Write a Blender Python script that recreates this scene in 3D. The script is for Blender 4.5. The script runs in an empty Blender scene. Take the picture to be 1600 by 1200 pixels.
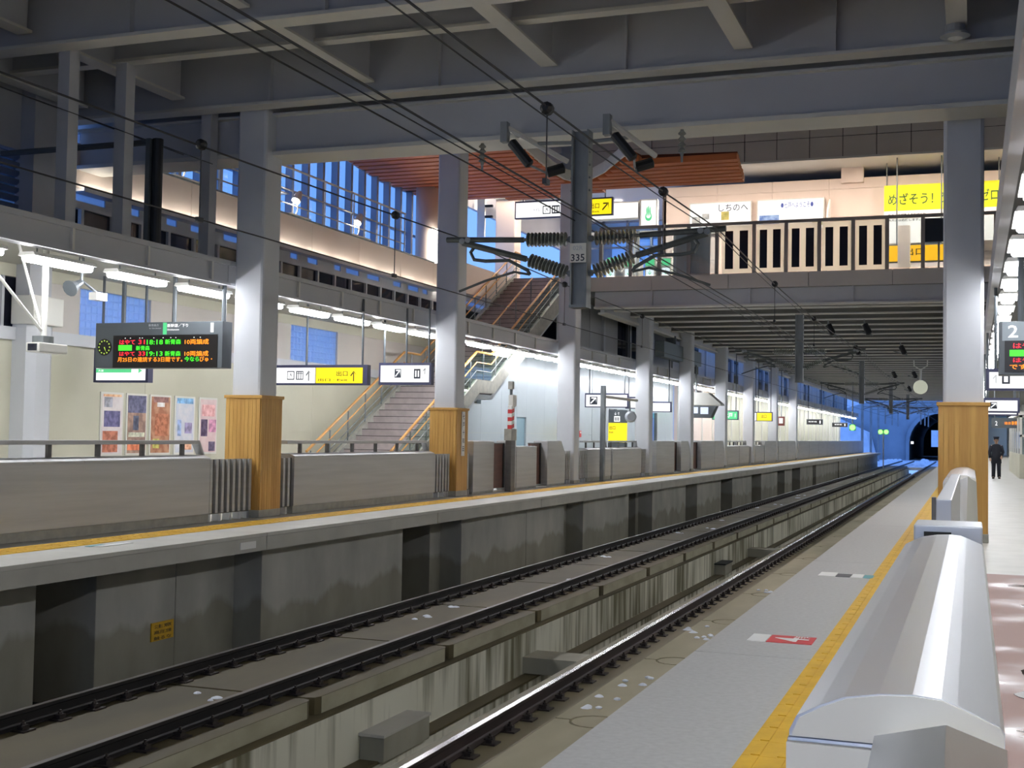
import bpy, bmesh, math, random
from mathutils import Vector, Matrix
random.seed(7)
C = bpy.context.scene.collection
SC = bpy.context.scene
PI = math.pi

# ---------------------------------------------------------------- camera, world, exposure
def make_camera():
    f, yaw, pit, rol, h = 1950.0, 0.3530, 0.0395, 0.0167, 1.506
    F = Vector((-math.sin(yaw)*math.cos(pit), math.cos(yaw)*math.cos(pit), math.sin(pit)))
    R0 = Vector((math.cos(yaw), math.sin(yaw), 0)); U0 = R0.cross(F)
    R = R0*math.cos(rol) + U0*math.sin(rol); U = U0*math.cos(rol) - R0*math.sin(rol)
    cd = bpy.data.cameras.new('camera'); cd.sensor_width = 36; cd.lens = f/1600*36
    cd.clip_start = .05; cd.clip_end = 1500
    o = bpy.data.objects.new('camera', cd); C.objects.link(o)
    m = Matrix.Identity(4)
    for i in range(3):
        m[i][0] = R[i]; m[i][1] = U[i]; m[i][2] = -F[i]
    m[2][3] = h
    o.matrix_world = m
    SC.camera = o
make_camera()
SC.view_settings.view_transform = 'Standard'
SC.view_settings.look = 'None'
SC.view_settings.gamma = 1
SC.view_settings.use_curve_mapping = False
SC.view_settings.exposure = 0.6
LAMP = 30.0        # radiance of the platform tube lamps
WARM = 115.0        # radiance of the concourse downlights
w = bpy.data.worlds.new('dusk_sky'); SC.world = w; w.use_nodes = True
wn = w.node_tree; bg = wn.nodes['Background']
tc = wn.nodes.new('ShaderNodeTexCoord'); sx = wn.nodes.new('ShaderNodeSeparateXYZ')
cr = wn.nodes.new('ShaderNodeValToRGB')
wn.links.new(tc.outputs['Generated'], sx.inputs[0]); wn.links.new(sx.outputs['Z'], cr.inputs[0])
cr.color_ramp.elements[0].position = 0.0; cr.color_ramp.elements[0].color = (.20, .40, .92, 1)
cr.color_ramp.elements[1].position = .8; cr.color_ramp.elements[1].color = (.13, .30, .84, 1)
wn.links.new(cr.outputs[0], bg.inputs[0]); bg.inputs[1].default_value = 1.0

# ---------------------------------------------------------------- materials
def S(r, g, b):
    def c(v):
        v /= 255.0
        return v/12.92 if v <= .04045 else ((v+.055)/1.055)**2.4
    return (c(r), c(g), c(b), 1)
MC = {}
def mat(name, c1, c2=None, rough=.6, metal=0, scale=(3, 3, 3), bump=0, contrast=(.35, .65), detail=4, spec=.5, rough2=None, gen='Object'):
    if name in MC: return MC[name]
    m = bpy.data.materials.new(name); m.use_nodes = True; MC[name] = m
    n = m.node_tree.nodes; l = m.node_tree.links; b = n['Principled BSDF']
    b.inputs['Base Color'].default_value = c1; b.inputs['Roughness'].default_value = rough
    b.inputs['Metallic'].default_value = metal; b.inputs['Specular IOR Level'].default_value = spec
    if c2 is not None or bump or rough2 is not None:
        g = n.new('ShaderNodeNewGeometry'); mp = n.new('ShaderNodeMapping'); nz = n.new('ShaderNodeTexNoise')
        l.new(g.outputs['Position'], mp.inputs[0]); mp.inputs['Scale'].default_value = scale
        l.new(mp.outputs[0], nz.inputs['Vector']); nz.inputs['Detail'].default_value = detail; nz.inputs['Scale'].default_value = 1
        r = n.new('ShaderNodeValToRGB'); l.new(nz.outputs[0], r.inputs[0])
        r.color_ramp.elements[0].position = contrast[0]; r.color_ramp.elements[1].position = contrast[1]
        r.color_ramp.elements[0].color = c1; r.color_ramp.elements[1].color = c2 or c1
        l.new(r.outputs[0], b.inputs['Base Color'])
        if rough2 is not None:
            mr = n.new('ShaderNodeMapRange'); l.new(nz.outputs[0], mr.inputs[0])
            mr.inputs[1].default_value = contrast[0]; mr.inputs[2].default_value = contrast[1]
            mr.inputs[3].default_value = rough; mr.inputs[4].default_value = rough2
            l.new(mr.outputs[0], b.inputs['Roughness'])
        if bump:
            bp = n.new('ShaderNodeBump'); bp.inputs['Strength'].default_value = bump; bp.inputs['Distance'].default_value = .02
            l.new(nz.outputs[0], bp.inputs['Height']); l.new(bp.outputs[0], b.inputs['Normal'])
    return m
def em(name, col, st):
    if name in MC: return MC[name]
    m = bpy.data.materials.new(name); m.use_nodes = True; MC[name] = m
    b = m.node_tree.nodes['Principled BSDF']
    b.inputs['Base Color'].default_value = (col[0]*.3, col[1]*.3, col[2]*.3, 1); b.inputs['Roughness'].default_value = .4
    b.inputs['Emission Color'].default_value = col; b.inputs['Emission Strength'].default_value = st
    return m
def glassm(name, tint, mixf=.12, rough=.02):
    if name in MC: return MC[name]
    m = bpy.data.materials.new(name); m.use_nodes = True; MC[name] = m
    n = m.node_tree.nodes; l = m.node_tree.links; n.remove(n['Principled BSDF'])
    t = n.new('ShaderNodeBsdfTransparent'); t.inputs[0].default_value = tint
    g = n.new('ShaderNodeBsdfGlossy'); g.inputs['Roughness'].default_value = rough
    fr = n.new('ShaderNodeFresnel'); fr.inputs[0].default_value = 1.45
    ad = n.new('ShaderNodeMath'); ad.operation = 'ADD'; l.new(fr.outputs[0], ad.inputs[0]); ad.inputs[1].default_value = mixf-.04; ad.use_clamp = True
    gm = n.new('ShaderNodeNewGeometry'); iv = n.new('ShaderNodeMath'); iv.operation = 'SUBTRACT'; iv.inputs[0].default_value = 1; l.new(gm.outputs['Backfacing'], iv.inputs[1])
    mu = n.new('ShaderNodeMath'); mu.operation = 'MULTIPLY'; l.new(ad.outputs[0], mu.inputs[0]); l.new(iv.outputs[0], mu.inputs[1])
    x = n.new('ShaderNodeMixShader'); l.new(mu.outputs[0], x.inputs[0]); l.new(t.outputs[0], x.inputs[1]); l.new(g.outputs[0], x.inputs[2])
    l.new(x.outputs[0], n['Material Output'].inputs[0])
    return m
def glassblock(name):
    m = bpy.data.materials.new(name); m.use_nodes = True; MC[name] = m
    n = m.node_tree.nodes; l = m.node_tree.links; n.remove(n['Principled BSDF'])
    t = n.new('ShaderNodeBsdfTranslucent'); t.inputs[0].default_value = (.85, .93, 1, 1)
    tr = n.new('ShaderNodeBsdfTransparent'); tr.inputs[0].default_value = (.8, .9, 1, 1)
    g = n.new('ShaderNodeBsdfGlossy'); g.inputs['Roughness'].default_value = .45
    a = n.new('ShaderNodeMixShader'); a.inputs[0].default_value = .3; l.new(t.outputs[0], a.inputs[1]); l.new(tr.outputs[0], a.inputs[2])
    b = n.new('ShaderNodeMixShader'); b.inputs[0].default_value = .1; l.new(a.outputs[0], b.inputs[1]); l.new(g.outputs[0], b.inputs[2])
    l.new(b.outputs[0], n['Material Output'].inputs[0])
    return m

M = {}
M['steel_paint'] = mat('grey painted roof steel', S(192, 193, 197), S(184, 185, 189), .5, 0, (.6, .6, .6))
M['flange'] = mat('pale painted steel flange', S(214, 212, 204), S(206, 204, 198), .5, 0, (.8, .8, .8))  # lighter copy of the roof steel, paints in the light that flanges catch
M['deck'] = mat('corrugated roof deck', S(150, 152, 156), S(142, 144, 148), .6)
M['pillar'] = mat('pale grey pillar paint', S(206, 208, 212), S(198, 200, 205), .45, 0, (1, 1, 1))
M['wood'] = mat('pine cladding', S(214, 168, 92), S(188, 140, 68), .5, 0, (9, 9, .7), 0, (.3, .7), 6)
M['wood_cap'] = mat('pine cap', S(205, 160, 84), S(190, 142, 70), .5, 0, (4, 4, 4))
M['slat'] = mat('cedar ceiling slat', S(218, 126, 74), S(196, 108, 60), .55, 0, (.6, 8, 8), 0, (.3, .7))
M['handrail'] = mat('wooden handrail', S(216, 160, 84), S(200, 144, 72), .4, 0, (4, 2, 4))
M['stone'] = mat('pale stone plinth', S(168, 166, 156), S(150, 150, 142), .5, 0, (6, 6, 6))
M['cream'] = mat('cream wall panel', S(206, 203, 183), S(198, 195, 175), .6, 0, (.7, .7, .7))
M['beige_grey'] = mat('warm grey facade tile', S(206, 199, 192), S(198, 191, 184), .5, 0, (.5, .5, .5))
M['warm_wall'] = mat('warm concourse wall', S(240, 224, 212), S(234, 217, 204), .6, 0, (.4, .4, .4))
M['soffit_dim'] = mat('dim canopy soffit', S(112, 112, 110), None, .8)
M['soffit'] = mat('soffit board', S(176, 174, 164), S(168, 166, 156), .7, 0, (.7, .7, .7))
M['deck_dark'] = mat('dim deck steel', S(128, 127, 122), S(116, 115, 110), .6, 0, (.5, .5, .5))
M['white_tile'] = mat('glossy white wall panel', S(176, 186, 192), S(170, 180, 186), .3, 0, (.8, .8, .8))
M['floor'] = mat('pale platform slab', S(198, 196, 188), S(184, 182, 174), .5, 0, (2, 2, 2), .03, (.3, .7), 8)
M['floor2'] = mat('speckled platform slab', S(182, 182, 180), S(170, 170, 168), .55, 0, (25, 25, 25), .02, (.3, .7), 6)
M['fascia'] = mat('platform edge concrete', S(186, 184, 176), S(170, 168, 160), .7, 0, (1.5, 1.5, 1.5), .05, (.3, .7), 8)
M['concrete'] = mat('under platform concrete', S(186, 184, 176), S(156, 155, 148), .8, 0, (1.2, 1.2, .6), .06, (.3, .7), 8)
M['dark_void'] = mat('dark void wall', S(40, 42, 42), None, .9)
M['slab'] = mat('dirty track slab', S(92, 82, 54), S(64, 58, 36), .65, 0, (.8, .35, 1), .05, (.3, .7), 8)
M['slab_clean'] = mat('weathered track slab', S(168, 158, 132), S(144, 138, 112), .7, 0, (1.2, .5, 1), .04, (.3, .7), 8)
M['slab_side'] = mat('slab side concrete', S(172, 168, 146), S(146, 142, 120), .75, 0, (3, 1.5, 3), .05, (.3, .7), 8)
M['stain_band'] = mat('rusty stain on slab', S(122, 112, 84), S(98, 92, 66), .5, 0, (2, .8, 2), .03, (.3, .7), 8)
M['rail'] = mat('dark rusty rail', S(58, 44, 42), S(44, 36, 34), .55, .3, (6, 1, 6))
M['rail_dark'] = mat('nearly black rail', S(36, 33, 34), S(28, 27, 28), .5, .3, (6, 1, 6))
M['rail_head'] = mat('polished rail head', S(200, 196, 198), None, .22, 1)
M['rail_head_dull'] = mat('dull rail head', S(90, 84, 80), None, .4, .9)
M['clip'] = mat('fastener iron', S(52, 46, 44), S(70, 62, 58), .5, .5, (20, 20, 20))
M['steel'] = mat('brushed stainless barrier', S(186, 186, 186), S(176, 176, 176), .42, .35, (.5, .5, 12), 0)
M['steel_dark'] = mat('dark slotted steel', S(104, 102, 100), S(94, 92, 90), .45, .3, (2, 2, 12))
M['mirror_steel'] = mat('polished stainless cover', S(226, 228, 232), S(220, 222, 226), .3, .85, (2, .3, 2), 0)
M['grey_metal'] = mat('grey cabinet metal', S(186, 190, 196), None, .35, .4)
M['galv'] = mat('galvanised steel', S(150, 154, 156), S(120, 126, 128), .5, .6, (6, 6, 2))
M['mast'] = mat('mast steel', S(146, 150, 152), S(128, 132, 134), .5, .2, (5, 5, 1.5))
M['porcelain'] = mat('brown grey porcelain', S(136, 138, 130), None, .25)
M['black'] = mat('black rubber', S(24, 24, 26), None, .5)
M['arm'] = mat('dark catenary arm', S(100, 104, 102), S(84, 88, 86), .5, .3, (5, 5, 5))
M['wire'] = mat('dark copper wire', S(70, 70, 72), None, .5, .4)
M['brown_door'] = mat('brown gate leaf', S(104, 62, 48), S(88, 50, 40), .45, 0, (3, 3, 8))
M['yellow'] = mat('yellow tactile paving', S(222, 176, 40), S(206, 160, 32), .6, 0, (5, 5, 5))
M['white'] = mat('white paint', S(236, 236, 232), None, .5)
M['red'] = mat('red paint', S(206, 52, 56), None, .5)
M['teal'] = mat('teal paint', S(70, 150, 160), None, .5)
M['stair'] = mat('stair stone', S(186, 176, 174), S(174, 164, 162), .55, 0, (6, 6, 6))
M['nosing'] = mat('dark stair nosing', S(64, 58, 58), None, .6)
M['frame'] = mat('dark sign housing', S(92, 98, 102), None, .45)
M['led_face'] = mat('black display face', S(22, 18, 18), None, .35)
M['frame_blue'] = mat('navy sign frame', S(60, 62, 92), None, .45)
M['white_frame'] = mat('white aluminium frame', S(224, 222, 214), None, .4)
M['rail_frame'] = mat('grey railing frame', S(150, 144, 140), None, .45)
def filmm(name):
    m = bpy.data.materials.new(name); m.use_nodes = True; MC[name] = m
    n = m.node_tree.nodes; l = m.node_tree.links; b = n['Principled BSDF']; b.inputs['Base Color'].default_value = S(240, 238, 232)
    t = n.new('ShaderNodeBsdfTranslucent'); t.inputs[0].default_value = S(255, 252, 244)
    x = n.new('ShaderNodeMixShader'); x.inputs[0].default_value = .8
    l.new(b.outputs[0], x.inputs[1]); l.new(t.outputs[0], x.inputs[2]); l.new(x.outputs[0], n['Material Output'].inputs[0]); return m
M['film'] = filmm('white frosted film')
M['dark_glass'] = mat('dark reflective pane', S(36, 38, 50), None, .06)
M['glass'] = glassm('clear glass', (.86, .93, .97, 1))
M['glass_green'] = glassm('greenish balustrade glass', (.80, .90, .86, 1), .12)
M['glass_dark'] = glassm('dark window glass', (.30, .34, .38, 1), .16)
M['glass_block'] = glassblock('glass block')
M['mullion'] = mat('steel curtain wall fin', S(150, 156, 168), None, .4, .3)
M['tube'] = em('fluorescent tube', (.93, .95, 1.0, 1), LAMP)
M['sign_white'] = em('backlit white sign', (1, 1, 1, 1), .72)
M['sign_yellow'] = em('backlit yellow sign', (1.0, .76, .01, 1), .75)
M['sign_orange'] = em('backlit orange sign', (1.0, .48, .01, 1), .7)
M['sign_green'] = em('backlit green', (.08, .50, .20, 1), .9)
M['ink'] = mat('dark sign print', S(40, 46, 58), None, .5)
M['ink_black'] = mat('near black sign print', S(52, 46, 22), None, .5)
M['ink_pale'] = mat('pale sign print', S(190, 192, 196), None, .5)
M['ink_white'] = em('white lettering', (1, 1, 1, 1), .8)
M['led_r'] = em('red display text', (1.0, .02, .04, 1), 1.2)
M['led_g'] = em('green display text', (.06, .95, .03, 1), 1.0)
M['led_o'] = em('orange display text', (1.0, .26, .01, 1), 1.2)
M['snow'] = mat('fresh snow', S(236, 240, 246), S(214, 220, 230), .7, 0, (.6, .6, .6), .3)
M['warm_lamp'] = em('warm downlight', (1.0, .85, .74, 1), WARM)
M['flood'] = em('flood lamp glass', (1.0, .94, .84, 1), 60)
M['cloth'] = mat('dark navy uniform', S(34, 36, 46), None, .8)
M['skin'] = mat('skin', S(206, 164, 138), None, .6)
M['screen'] = em('monitor picture', (.55, .62, .85, 1), .9)
M['red_floor'] = mat('wet red brown paving', S(150, 116, 108), S(128, 98, 92), .6, 0, (.9, 1.1, 1), .02, (.5, .72), 5, .5, .12)
M['signal'] = em('green signal lamp', (.15, 1, .1, 1), 3)

# stained drain wall: streaks that run down the concrete
def streaks():
    m = bpy.data.materials.new('streaked drain concrete'); m.use_nodes = True
    n = m.node_tree.nodes; l = m.node_tree.links; b = n['Principled BSDF']; b.inputs['Roughness'].default_value = .6
    g = n.new('ShaderNodeNewGeometry'); mp = n.new('ShaderNodeMapping'); mp.inputs['Scale'].default_value = (1, 5.5, .35)
    nz = n.new('ShaderNodeTexNoise'); nz.inputs['Scale'].default_value = 1; nz.inputs['Detail'].default_value = 5
    l.new(g.outputs['Position'], mp.inputs[0]); l.new(mp.outputs[0], nz.inputs['Vector'])
    mp2 = n.new('ShaderNodeMapping'); mp2.inputs['Scale'].default_value = (1, .55, .3)
    n2 = n.new('ShaderNodeTexNoise'); n2.inputs['Scale'].default_value = 1
    l.new(g.outputs['Position'], mp2.inputs[0]); l.new(mp2.outputs[0], n2.inputs['Vector'])
    ad = n.new('ShaderNodeMath'); ad.operation = 'ADD'; l.new(nz.outputs[0], ad.inputs[0]); l.new(n2.outputs[0], ad.inputs[1])
    r = n.new('ShaderNodeValToRGB'); l.new(ad.outputs[0], r.inputs[0])
    r.color_ramp.elements[0].position = .40; r.color_ramp.elements[0].color = S(96, 92, 66)
    r.color_ramp.elements[1].position = .56; r.color_ramp.elements[1].color = S(206, 204, 188)
    ad.operation = 'MULTIPLY_ADD'; ad.inputs[1].default_value = .5
    h2 = n.new('ShaderNodeMath'); h2.operation = 'MULTIPLY'; h2.inputs[1].default_value = .5
    l.new(n2.outputs[0], h2.inputs[0]); l.new(h2.outputs[0], ad.inputs[2])
    for k in list(ad.inputs[1].links): m.node_tree.links.remove(k)
    l.new(r.outputs[0], b.inputs['Base Color'])
    return m
M['streak'] = streaks()
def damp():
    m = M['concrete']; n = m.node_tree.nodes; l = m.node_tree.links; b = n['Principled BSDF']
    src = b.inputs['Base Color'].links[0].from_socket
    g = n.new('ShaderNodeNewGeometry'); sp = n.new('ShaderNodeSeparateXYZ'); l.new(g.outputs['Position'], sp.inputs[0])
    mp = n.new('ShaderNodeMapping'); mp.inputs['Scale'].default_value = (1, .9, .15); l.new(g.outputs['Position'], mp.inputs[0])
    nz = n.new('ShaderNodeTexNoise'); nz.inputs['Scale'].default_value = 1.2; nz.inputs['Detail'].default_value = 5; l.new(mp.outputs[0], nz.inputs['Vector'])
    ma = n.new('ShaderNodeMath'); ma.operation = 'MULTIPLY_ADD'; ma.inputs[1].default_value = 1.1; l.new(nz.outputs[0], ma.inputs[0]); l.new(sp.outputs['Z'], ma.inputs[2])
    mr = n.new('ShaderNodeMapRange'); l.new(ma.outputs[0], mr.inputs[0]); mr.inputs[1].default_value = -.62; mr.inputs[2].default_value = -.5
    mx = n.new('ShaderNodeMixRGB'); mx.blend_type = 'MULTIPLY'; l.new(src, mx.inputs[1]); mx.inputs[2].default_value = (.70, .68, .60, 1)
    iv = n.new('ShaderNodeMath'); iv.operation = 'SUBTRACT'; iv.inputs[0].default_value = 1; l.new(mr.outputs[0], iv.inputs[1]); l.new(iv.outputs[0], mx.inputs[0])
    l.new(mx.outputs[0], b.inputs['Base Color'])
damp()

# ---------------------------------------------------------------- mesh helpers
ORG = {}
def org(o):
    p = Vector((0, 0, 0))
    while o is not None:
        p = p + o.location; o = o.parent
    return p
class MB:
    def __init__(s): s.v = []; s.f = []; s.mi = []; s.cur = 0
    def add(s, vs, fs):
        b = len(s.v); s.v += [tuple(v) for v in vs]; s.f += [tuple(i+b for i in f) for f in fs]; s.mi += [s.cur]*len(fs); return s
    def box(s, x0, x1, y0, y1, z0, z1):
        vs = [(x, y, z) for z in (z0, z1) for y in (y0, y1) for x in (x0, x1)]
        return s.add(vs, [(0, 2, 3, 1), (4, 5, 7, 6), (0, 1, 5, 4), (2, 6, 7, 3), (0, 4, 6, 2), (1, 3, 7, 5)])
    def prism(s, poly, axis, a0, a1):
        # poly: 2D points in the plane of the other two axes (x: (y,z), y: (x,z), z: (x,y))
        n = len(poly)
        def P(p, a):
            return {'x': (a, p[0], p[1]), 'y': (p[0], a, p[1]), 'z': (p[0], p[1], a)}[axis]
        vs = [P(p, a0) for p in poly] + [P(p, a1) for p in poly]
        fs = [tuple(range(n)), tuple(range(2*n-1, n-1, -1))] + [(i, i+n, (i+1) % n+n, (i+1) % n) for i in range(n)]
        return s.add(vs, fs)
    def ring_tube(s, pts, rs, n=8, cap=True):
        pts = [Vector(p) for p in pts]; k = len(pts); vs = []; fs = []
        if not hasattr(rs, '__len__'): rs = [rs]*k
        u = None
        for i, p in enumerate(pts):
            d = (pts[min(i+1, k-1)] - pts[max(i-1, 0)])
            if d.length < 1e-9: d = Vector((0, 0, 1))
            d.normalize()
            if u is None:
                u = d.orthogonal().normalized()
            else:
                u = (u - d*u.dot(d))
                u = u.normalized() if u.length > 1e-6 else d.orthogonal().normalized()
            v = d.cross(u)
            for j in range(n):
                a = 2*PI*j/n
                vs.append(p + (u*math.cos(a) + v*math.sin(a))*rs[i])
        for i in range(k-1):
            for j in range(n):
                fs.append((i*n+j, i*n+(j+1) % n, (i+1)*n+(j+1) % n, (i+1)*n+j))
        if cap: fs += [tuple(range(n-1, -1, -1)), tuple(range((k-1)*n, k*n))]
        return s.add(vs, fs)
    tube = ring_tube
    def lathe(s, p0, p1, prof, n=12):
        p0 = Vector(p0); p1 = Vector(p1); 
        pts = [p0.lerp(p1, t) for t, r in prof]; d = (p1-p0).normalized(); u = d.orthogonal().normalized(); v = d.cross(u)
        vs = []; fs = []; k = len(prof)
        for p, (t, r) in zip(pts, prof):
            for j in range(n):
                a = 2*PI*j/n; vs.append(p+(u*math.cos(a)+v*math.sin(a))*r)
        for i in range(k-1):
            for j in range(n): fs.append((i*n+j, i*n+(j+1) % n, (i+1)*n+(j+1) % n, (i+1)*n+j))
        fs += [tuple(range(n-1, -1, -1)), tuple(range((k-1)*n, k*n))]
        return s.add(vs, fs)
    def loft(s, rings, n=12):
        # rings: (center, rx, ry) horizontal ellipses
        vs = []; fs = []; k = len(rings)
        for c, rx, ry in rings:
            for j in range(n):
                a = 2*PI*j/n; vs.append((c[0]+rx*math.cos(a), c[1]+ry*math.sin(a), c[2]))
        for i in range(k-1):
            for j in range(n): fs.append((i*n+j, i*n+(j+1) % n, (i+1)*n+(j+1) % n, (i+1)*n+j))
        fs += [tuple(range(n-1, -1, -1)), tuple(range((k-1)*n, k*n))]
        return s.add(vs, fs)
    def build(s, name, m, parent=None, bevel=0, smooth=False, mats=None):
        o0 = org(parent) if parent else Vector((0, 0, 0))
        me = bpy.data.meshes.new(name)
        me.from_pydata([(x-o0.x, y-o0.y, z-o0.z) for x, y, z in s.v], [], s.f)
        for mm in (mats or [m]): me.materials.append(mm)
        if mats:
            for p, i in zip(me.polygons, s.mi): p.material_index = i
        bm = bmesh.new(); bm.from_mesh(me); bmesh.ops.recalc_face_normals(bm, faces=bm.faces)
        if bevel:
            bmesh.ops.bevel(bm, geom=[e for e in bm.edges if len(e.link_faces) == 2 and e.calc_face_angle(0) > .6], offset=bevel, segments=2, affect='EDGES', profile=.6)
        bm.to_mesh(me); bm.free()
        if smooth:
            for p in me.polygons: p.use_smooth = True
        o = bpy.data.objects.new(name, me); C.objects.link(o)
        if parent: o.parent = parent
        return o
def box(name, m, parent, x0, x1, y0, y1, z0, z1, bevel=0):
    return MB().box(x0, x1, y0, y1, z0, z1).build(name, m, parent, bevel)
def tag(o, label, cat=None, group=None, kind=None):
    o['label'] = label
    if cat: o['category'] = cat
    if group: o['group'] = group
    if kind: o['kind'] = kind
    return o
def thing(name, loc, label, cat, group=None, kind=None):
    o = bpy.data.objects.new(name, None); C.objects.link(o); o.location = loc; o.empty_display_size = .1
    return tag(o, label, cat, group, kind)
def struct(name, o_or_none, label, cat, loc=(0, 0, 0)):
    if o_or_none is None: return thing(name, loc, label, cat, None, 'structure')
    return tag(o_or_none, label, cat, None, 'structure')
def inst(src, parent, wloc, rotz=0):
    o = src.copy(); C.objects.link(o); o.parent = parent
    o.location = Vector(wloc) - (org(parent) if parent else Vector((0, 0, 0)))
    o.rotation_euler = (0, 0, rotz)
    return o
def dup(root, loc, label, group=None):
    r = root.copy(); C.objects.link(r); r.location = loc; r['label'] = label
    if group: r['group'] = group
    for ch in list(root.children):
        c = ch.copy(); C.objects.link(c); c.parent = r
        for g in list(ch.children):
            d = g.copy(); C.objects.link(d); d.parent = c
    return r
def tmesh(body):
    cu = bpy.data.curves.new('lettering', 'FONT'); cu.body = body; cu.size = 1; cu.resolution_u = 2; cu.offset = .012
    o = bpy.data.objects.new('tmp', cu); C.objects.link(o)
    bpy.context.view_layer.update()
    dg = bpy.context.evaluated_depsgraph_get()
    me = bpy.data.meshes.new_from_object(o.evaluated_get(dg))
    bpy.data.objects.remove(o); bpy.data.curves.remove(cu)
    return me
def text(body, m, parent, face, a0, a1, z0, z1, d, name='lettering'):
    """lettering fitted to a rectangle. face '-y': a = x, d = y;  '+x': a = y, d = x;  'up': a = y, z = -x direction (floor mark, d = z)"""
    me = tmesh(body)
    if not me.vertices: return None
    xs = [v.co.x for v in me.vertices]; ys = [v.co.y for v in me.vertices]
    x0, x1, y0, y1 = min(xs), max(xs), min(ys), max(ys)
    o0 = org(parent)
    for v in me.vertices:
        u = a0 + (v.co.x-x0)/max(1e-6, x1-x0)*(a1-a0); t = z0 + (v.co.y-y0)/max(1e-6, y1-y0)*(z1-z0)
        if face == '-y': q = (u, d, t)
        elif face == '+x': q = (d, u, t)
        else: q = (t, u, d)
        v.co = Vector(q) - o0
    me.materials.clear(); me.materials.append(m)
    for p in me.polygons: p.material_index = 0
    o = bpy.data.objects.new(name, me); C.objects.link(o); o.parent = parent
    return o
def ordinal(i):
    w = ['first', 'second', 'third', 'fourth', 'fifth', 'sixth', 'seventh', 'eighth', 'ninth', 'tenth', 'eleventh', 'twelfth', 'thirteenth', 'fourteenth', 'fifteenth', 'sixteenth', 'seventeenth', 'eighteenth', 'nineteenth']
    tens = ['', '', 'twenty', 'thirty', 'forty', 'fifty', 'sixty', 'seventy', 'eighty', 'ninety']
    if i < 19: return w[i]
    k = i+1
    if k >= 100: return 'hundred and ' + ordinal(k-101) if k > 100 else 'hundredth'
    if k % 10 == 0: return tens[k//10][:-1]+'ieth'
    return tens[k//10]+'-'+w[k % 10-1]
YN, YF = -26.0, 148.0     # near and far ends of the hall

# ---------------------------------------------------------------- floors and track bed
fl = struct('floor_left', None, 'pale left platform floor with yellow tactile strip behind its edge', 'floor', (-12.5, 5, 0))
box('platform_slab', M['floor'], fl, -15.6, -10.05, YN, YF, -.3, -.004)
ys = [YN, -14, -8, -2, 4, 9.97, 15.96, 22.2, 28.4, 34.6, 40.8, 47, 53.2, 59.4, 65.6, 71.8, 78, 84.2, 96.6, 109, 121.4, 133.8, YF]
for a, b in zip(ys[:-1], ys[1:]):
    box('edge_slab', M['floor'], fl, -10.05, -9.65, a+.006, b-.006, -.05, 0)
    box('fascia_panel', M['fascia'], fl, -10.02, -9.66, a+.012, b-.012, -.255, -.055)
def tile_mesh(name, parent, x0, yy, wx, ly, m):
    mb = MB().box(x0, x0+wx, yy+.0015, yy+ly-.0015, -.02, .003)
    k = 4
    for i in range(k):
        cx = x0 + wx*(i+.5)/k
        mb.box(cx-.022, cx+.022, yy+.012, yy+ly-.012, .003, .008)
    return mb.build(name, m, parent)
base_t = tile_mesh('tactile_tile', fl, -11.05, 8.0, .5, .3, M['yellow'])
yl0 = base_t.location.copy()
for k in range(1, 100):
    o = base_t.copy(); C.objects.link(o); o.parent = fl; o.location = (yl0.x, yl0.y+.3*k, yl0.z)
box('tactile_strip', M['yellow'], fl, -11.05, -10.55, 38, YF, -.02, .005)
fr = struct('floor_right', None, 'right platform floor of pale slabs beside the nearest track', 'floor', (0, 5, 0))
box('platform_slab', M['floor'], fr, -.5, 6, 15.3, YF, -.3, -.004)
box('rest_area_paving', M['red_floor'], fr, .02, 6, YN, 15.3, -.3, -.002)
box('barrier_footing', M['floor2'], fr, -.5, .02, YN, 15.3, -.3, -.004)
ys = [YN, -12.3, -5.3, 1.7, 8.75, 15.8, 22.8, 29.8, 36.8, 43.8, 50.8, 57.8, 64.8, 78.8, 92.8, 106.8, 120.8, 134.8, YF]
for a, b in zip(ys[:-1], ys[1:]):
    box('edge_slab', M['floor2'], fr, -1.82, -.5, a+.006, b-.006, -.12, 0)
    box('fascia_panel', M['fascia'], fr, -1.8, -1.4, a+.01, b-.01, -.3, -.125)
base_t = tile_mesh('tactile_tile', fr, -1.02, 3.0, .5, .3, M['yellow'])
yl0 = base_t.location.copy()
for k in range(1, 110):
    o = base_t.copy(); C.objects.link(o); o.parent = fr; o.location = (yl0.x, yl0.y+.3*k, yl0.z)
box('tactile_strip', M['yellow'], fr, -1.02, -.52, 36, YF, -.02, .005)
for k in range(4):
    tile_mesh('warning_tile', fr, .34, 6.9+.3*k, .3, .3, M['yellow'])
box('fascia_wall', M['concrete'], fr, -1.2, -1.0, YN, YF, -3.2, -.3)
# floor marks
mk = thing('floor_mark', (-1.25, 9.5, 0), 'red square floor mark with a white figure four beside the near yellow strip', 'floor mark')
box('red_panel', M['red'], mk, -1.42, -1.09, 9.36, 9.7, 0, .004)
box('white_panel', M['white'], mk, -1.56, -1.43, 9.36, 9.7, 0, .004)
text('4', M['white'], mk, 'up', 9.42, 9.6, -1.13, -1.38, .006)
text('号車', M['white'], mk, 'up', 9.6, 9.68, -1.13, -1.25, .006)
mk = thing('floor_mark', (-1.25, 14.25, 0), 'white and teal floor mark on the slab further along, before the joint', 'floor mark')
box('white_panel', M['white'], mk, -1.58, -1.40, 14.1, 14.5, 0, .004)
box('dark_panel', M['ink'], mk, -1.39, -1.24, 14.1, 14.4, 0, .004)
box('teal_panel', M['teal'], mk, -1.1, -1.0, 14.1, 14.4, 0, .004)
box('white_stripe', M['white'], mk, -1.23, -1.11, 14.1, 14.45, 0, .004)
mk = thing('floor_mark', (-10.2, 13.1, 0), 'faint white and green mark on the far platform edge at the left', 'floor mark')
box('green_panel', M['teal'], mk, -10.42, -10.34, 12.9, 13.2, 0, .004)
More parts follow.
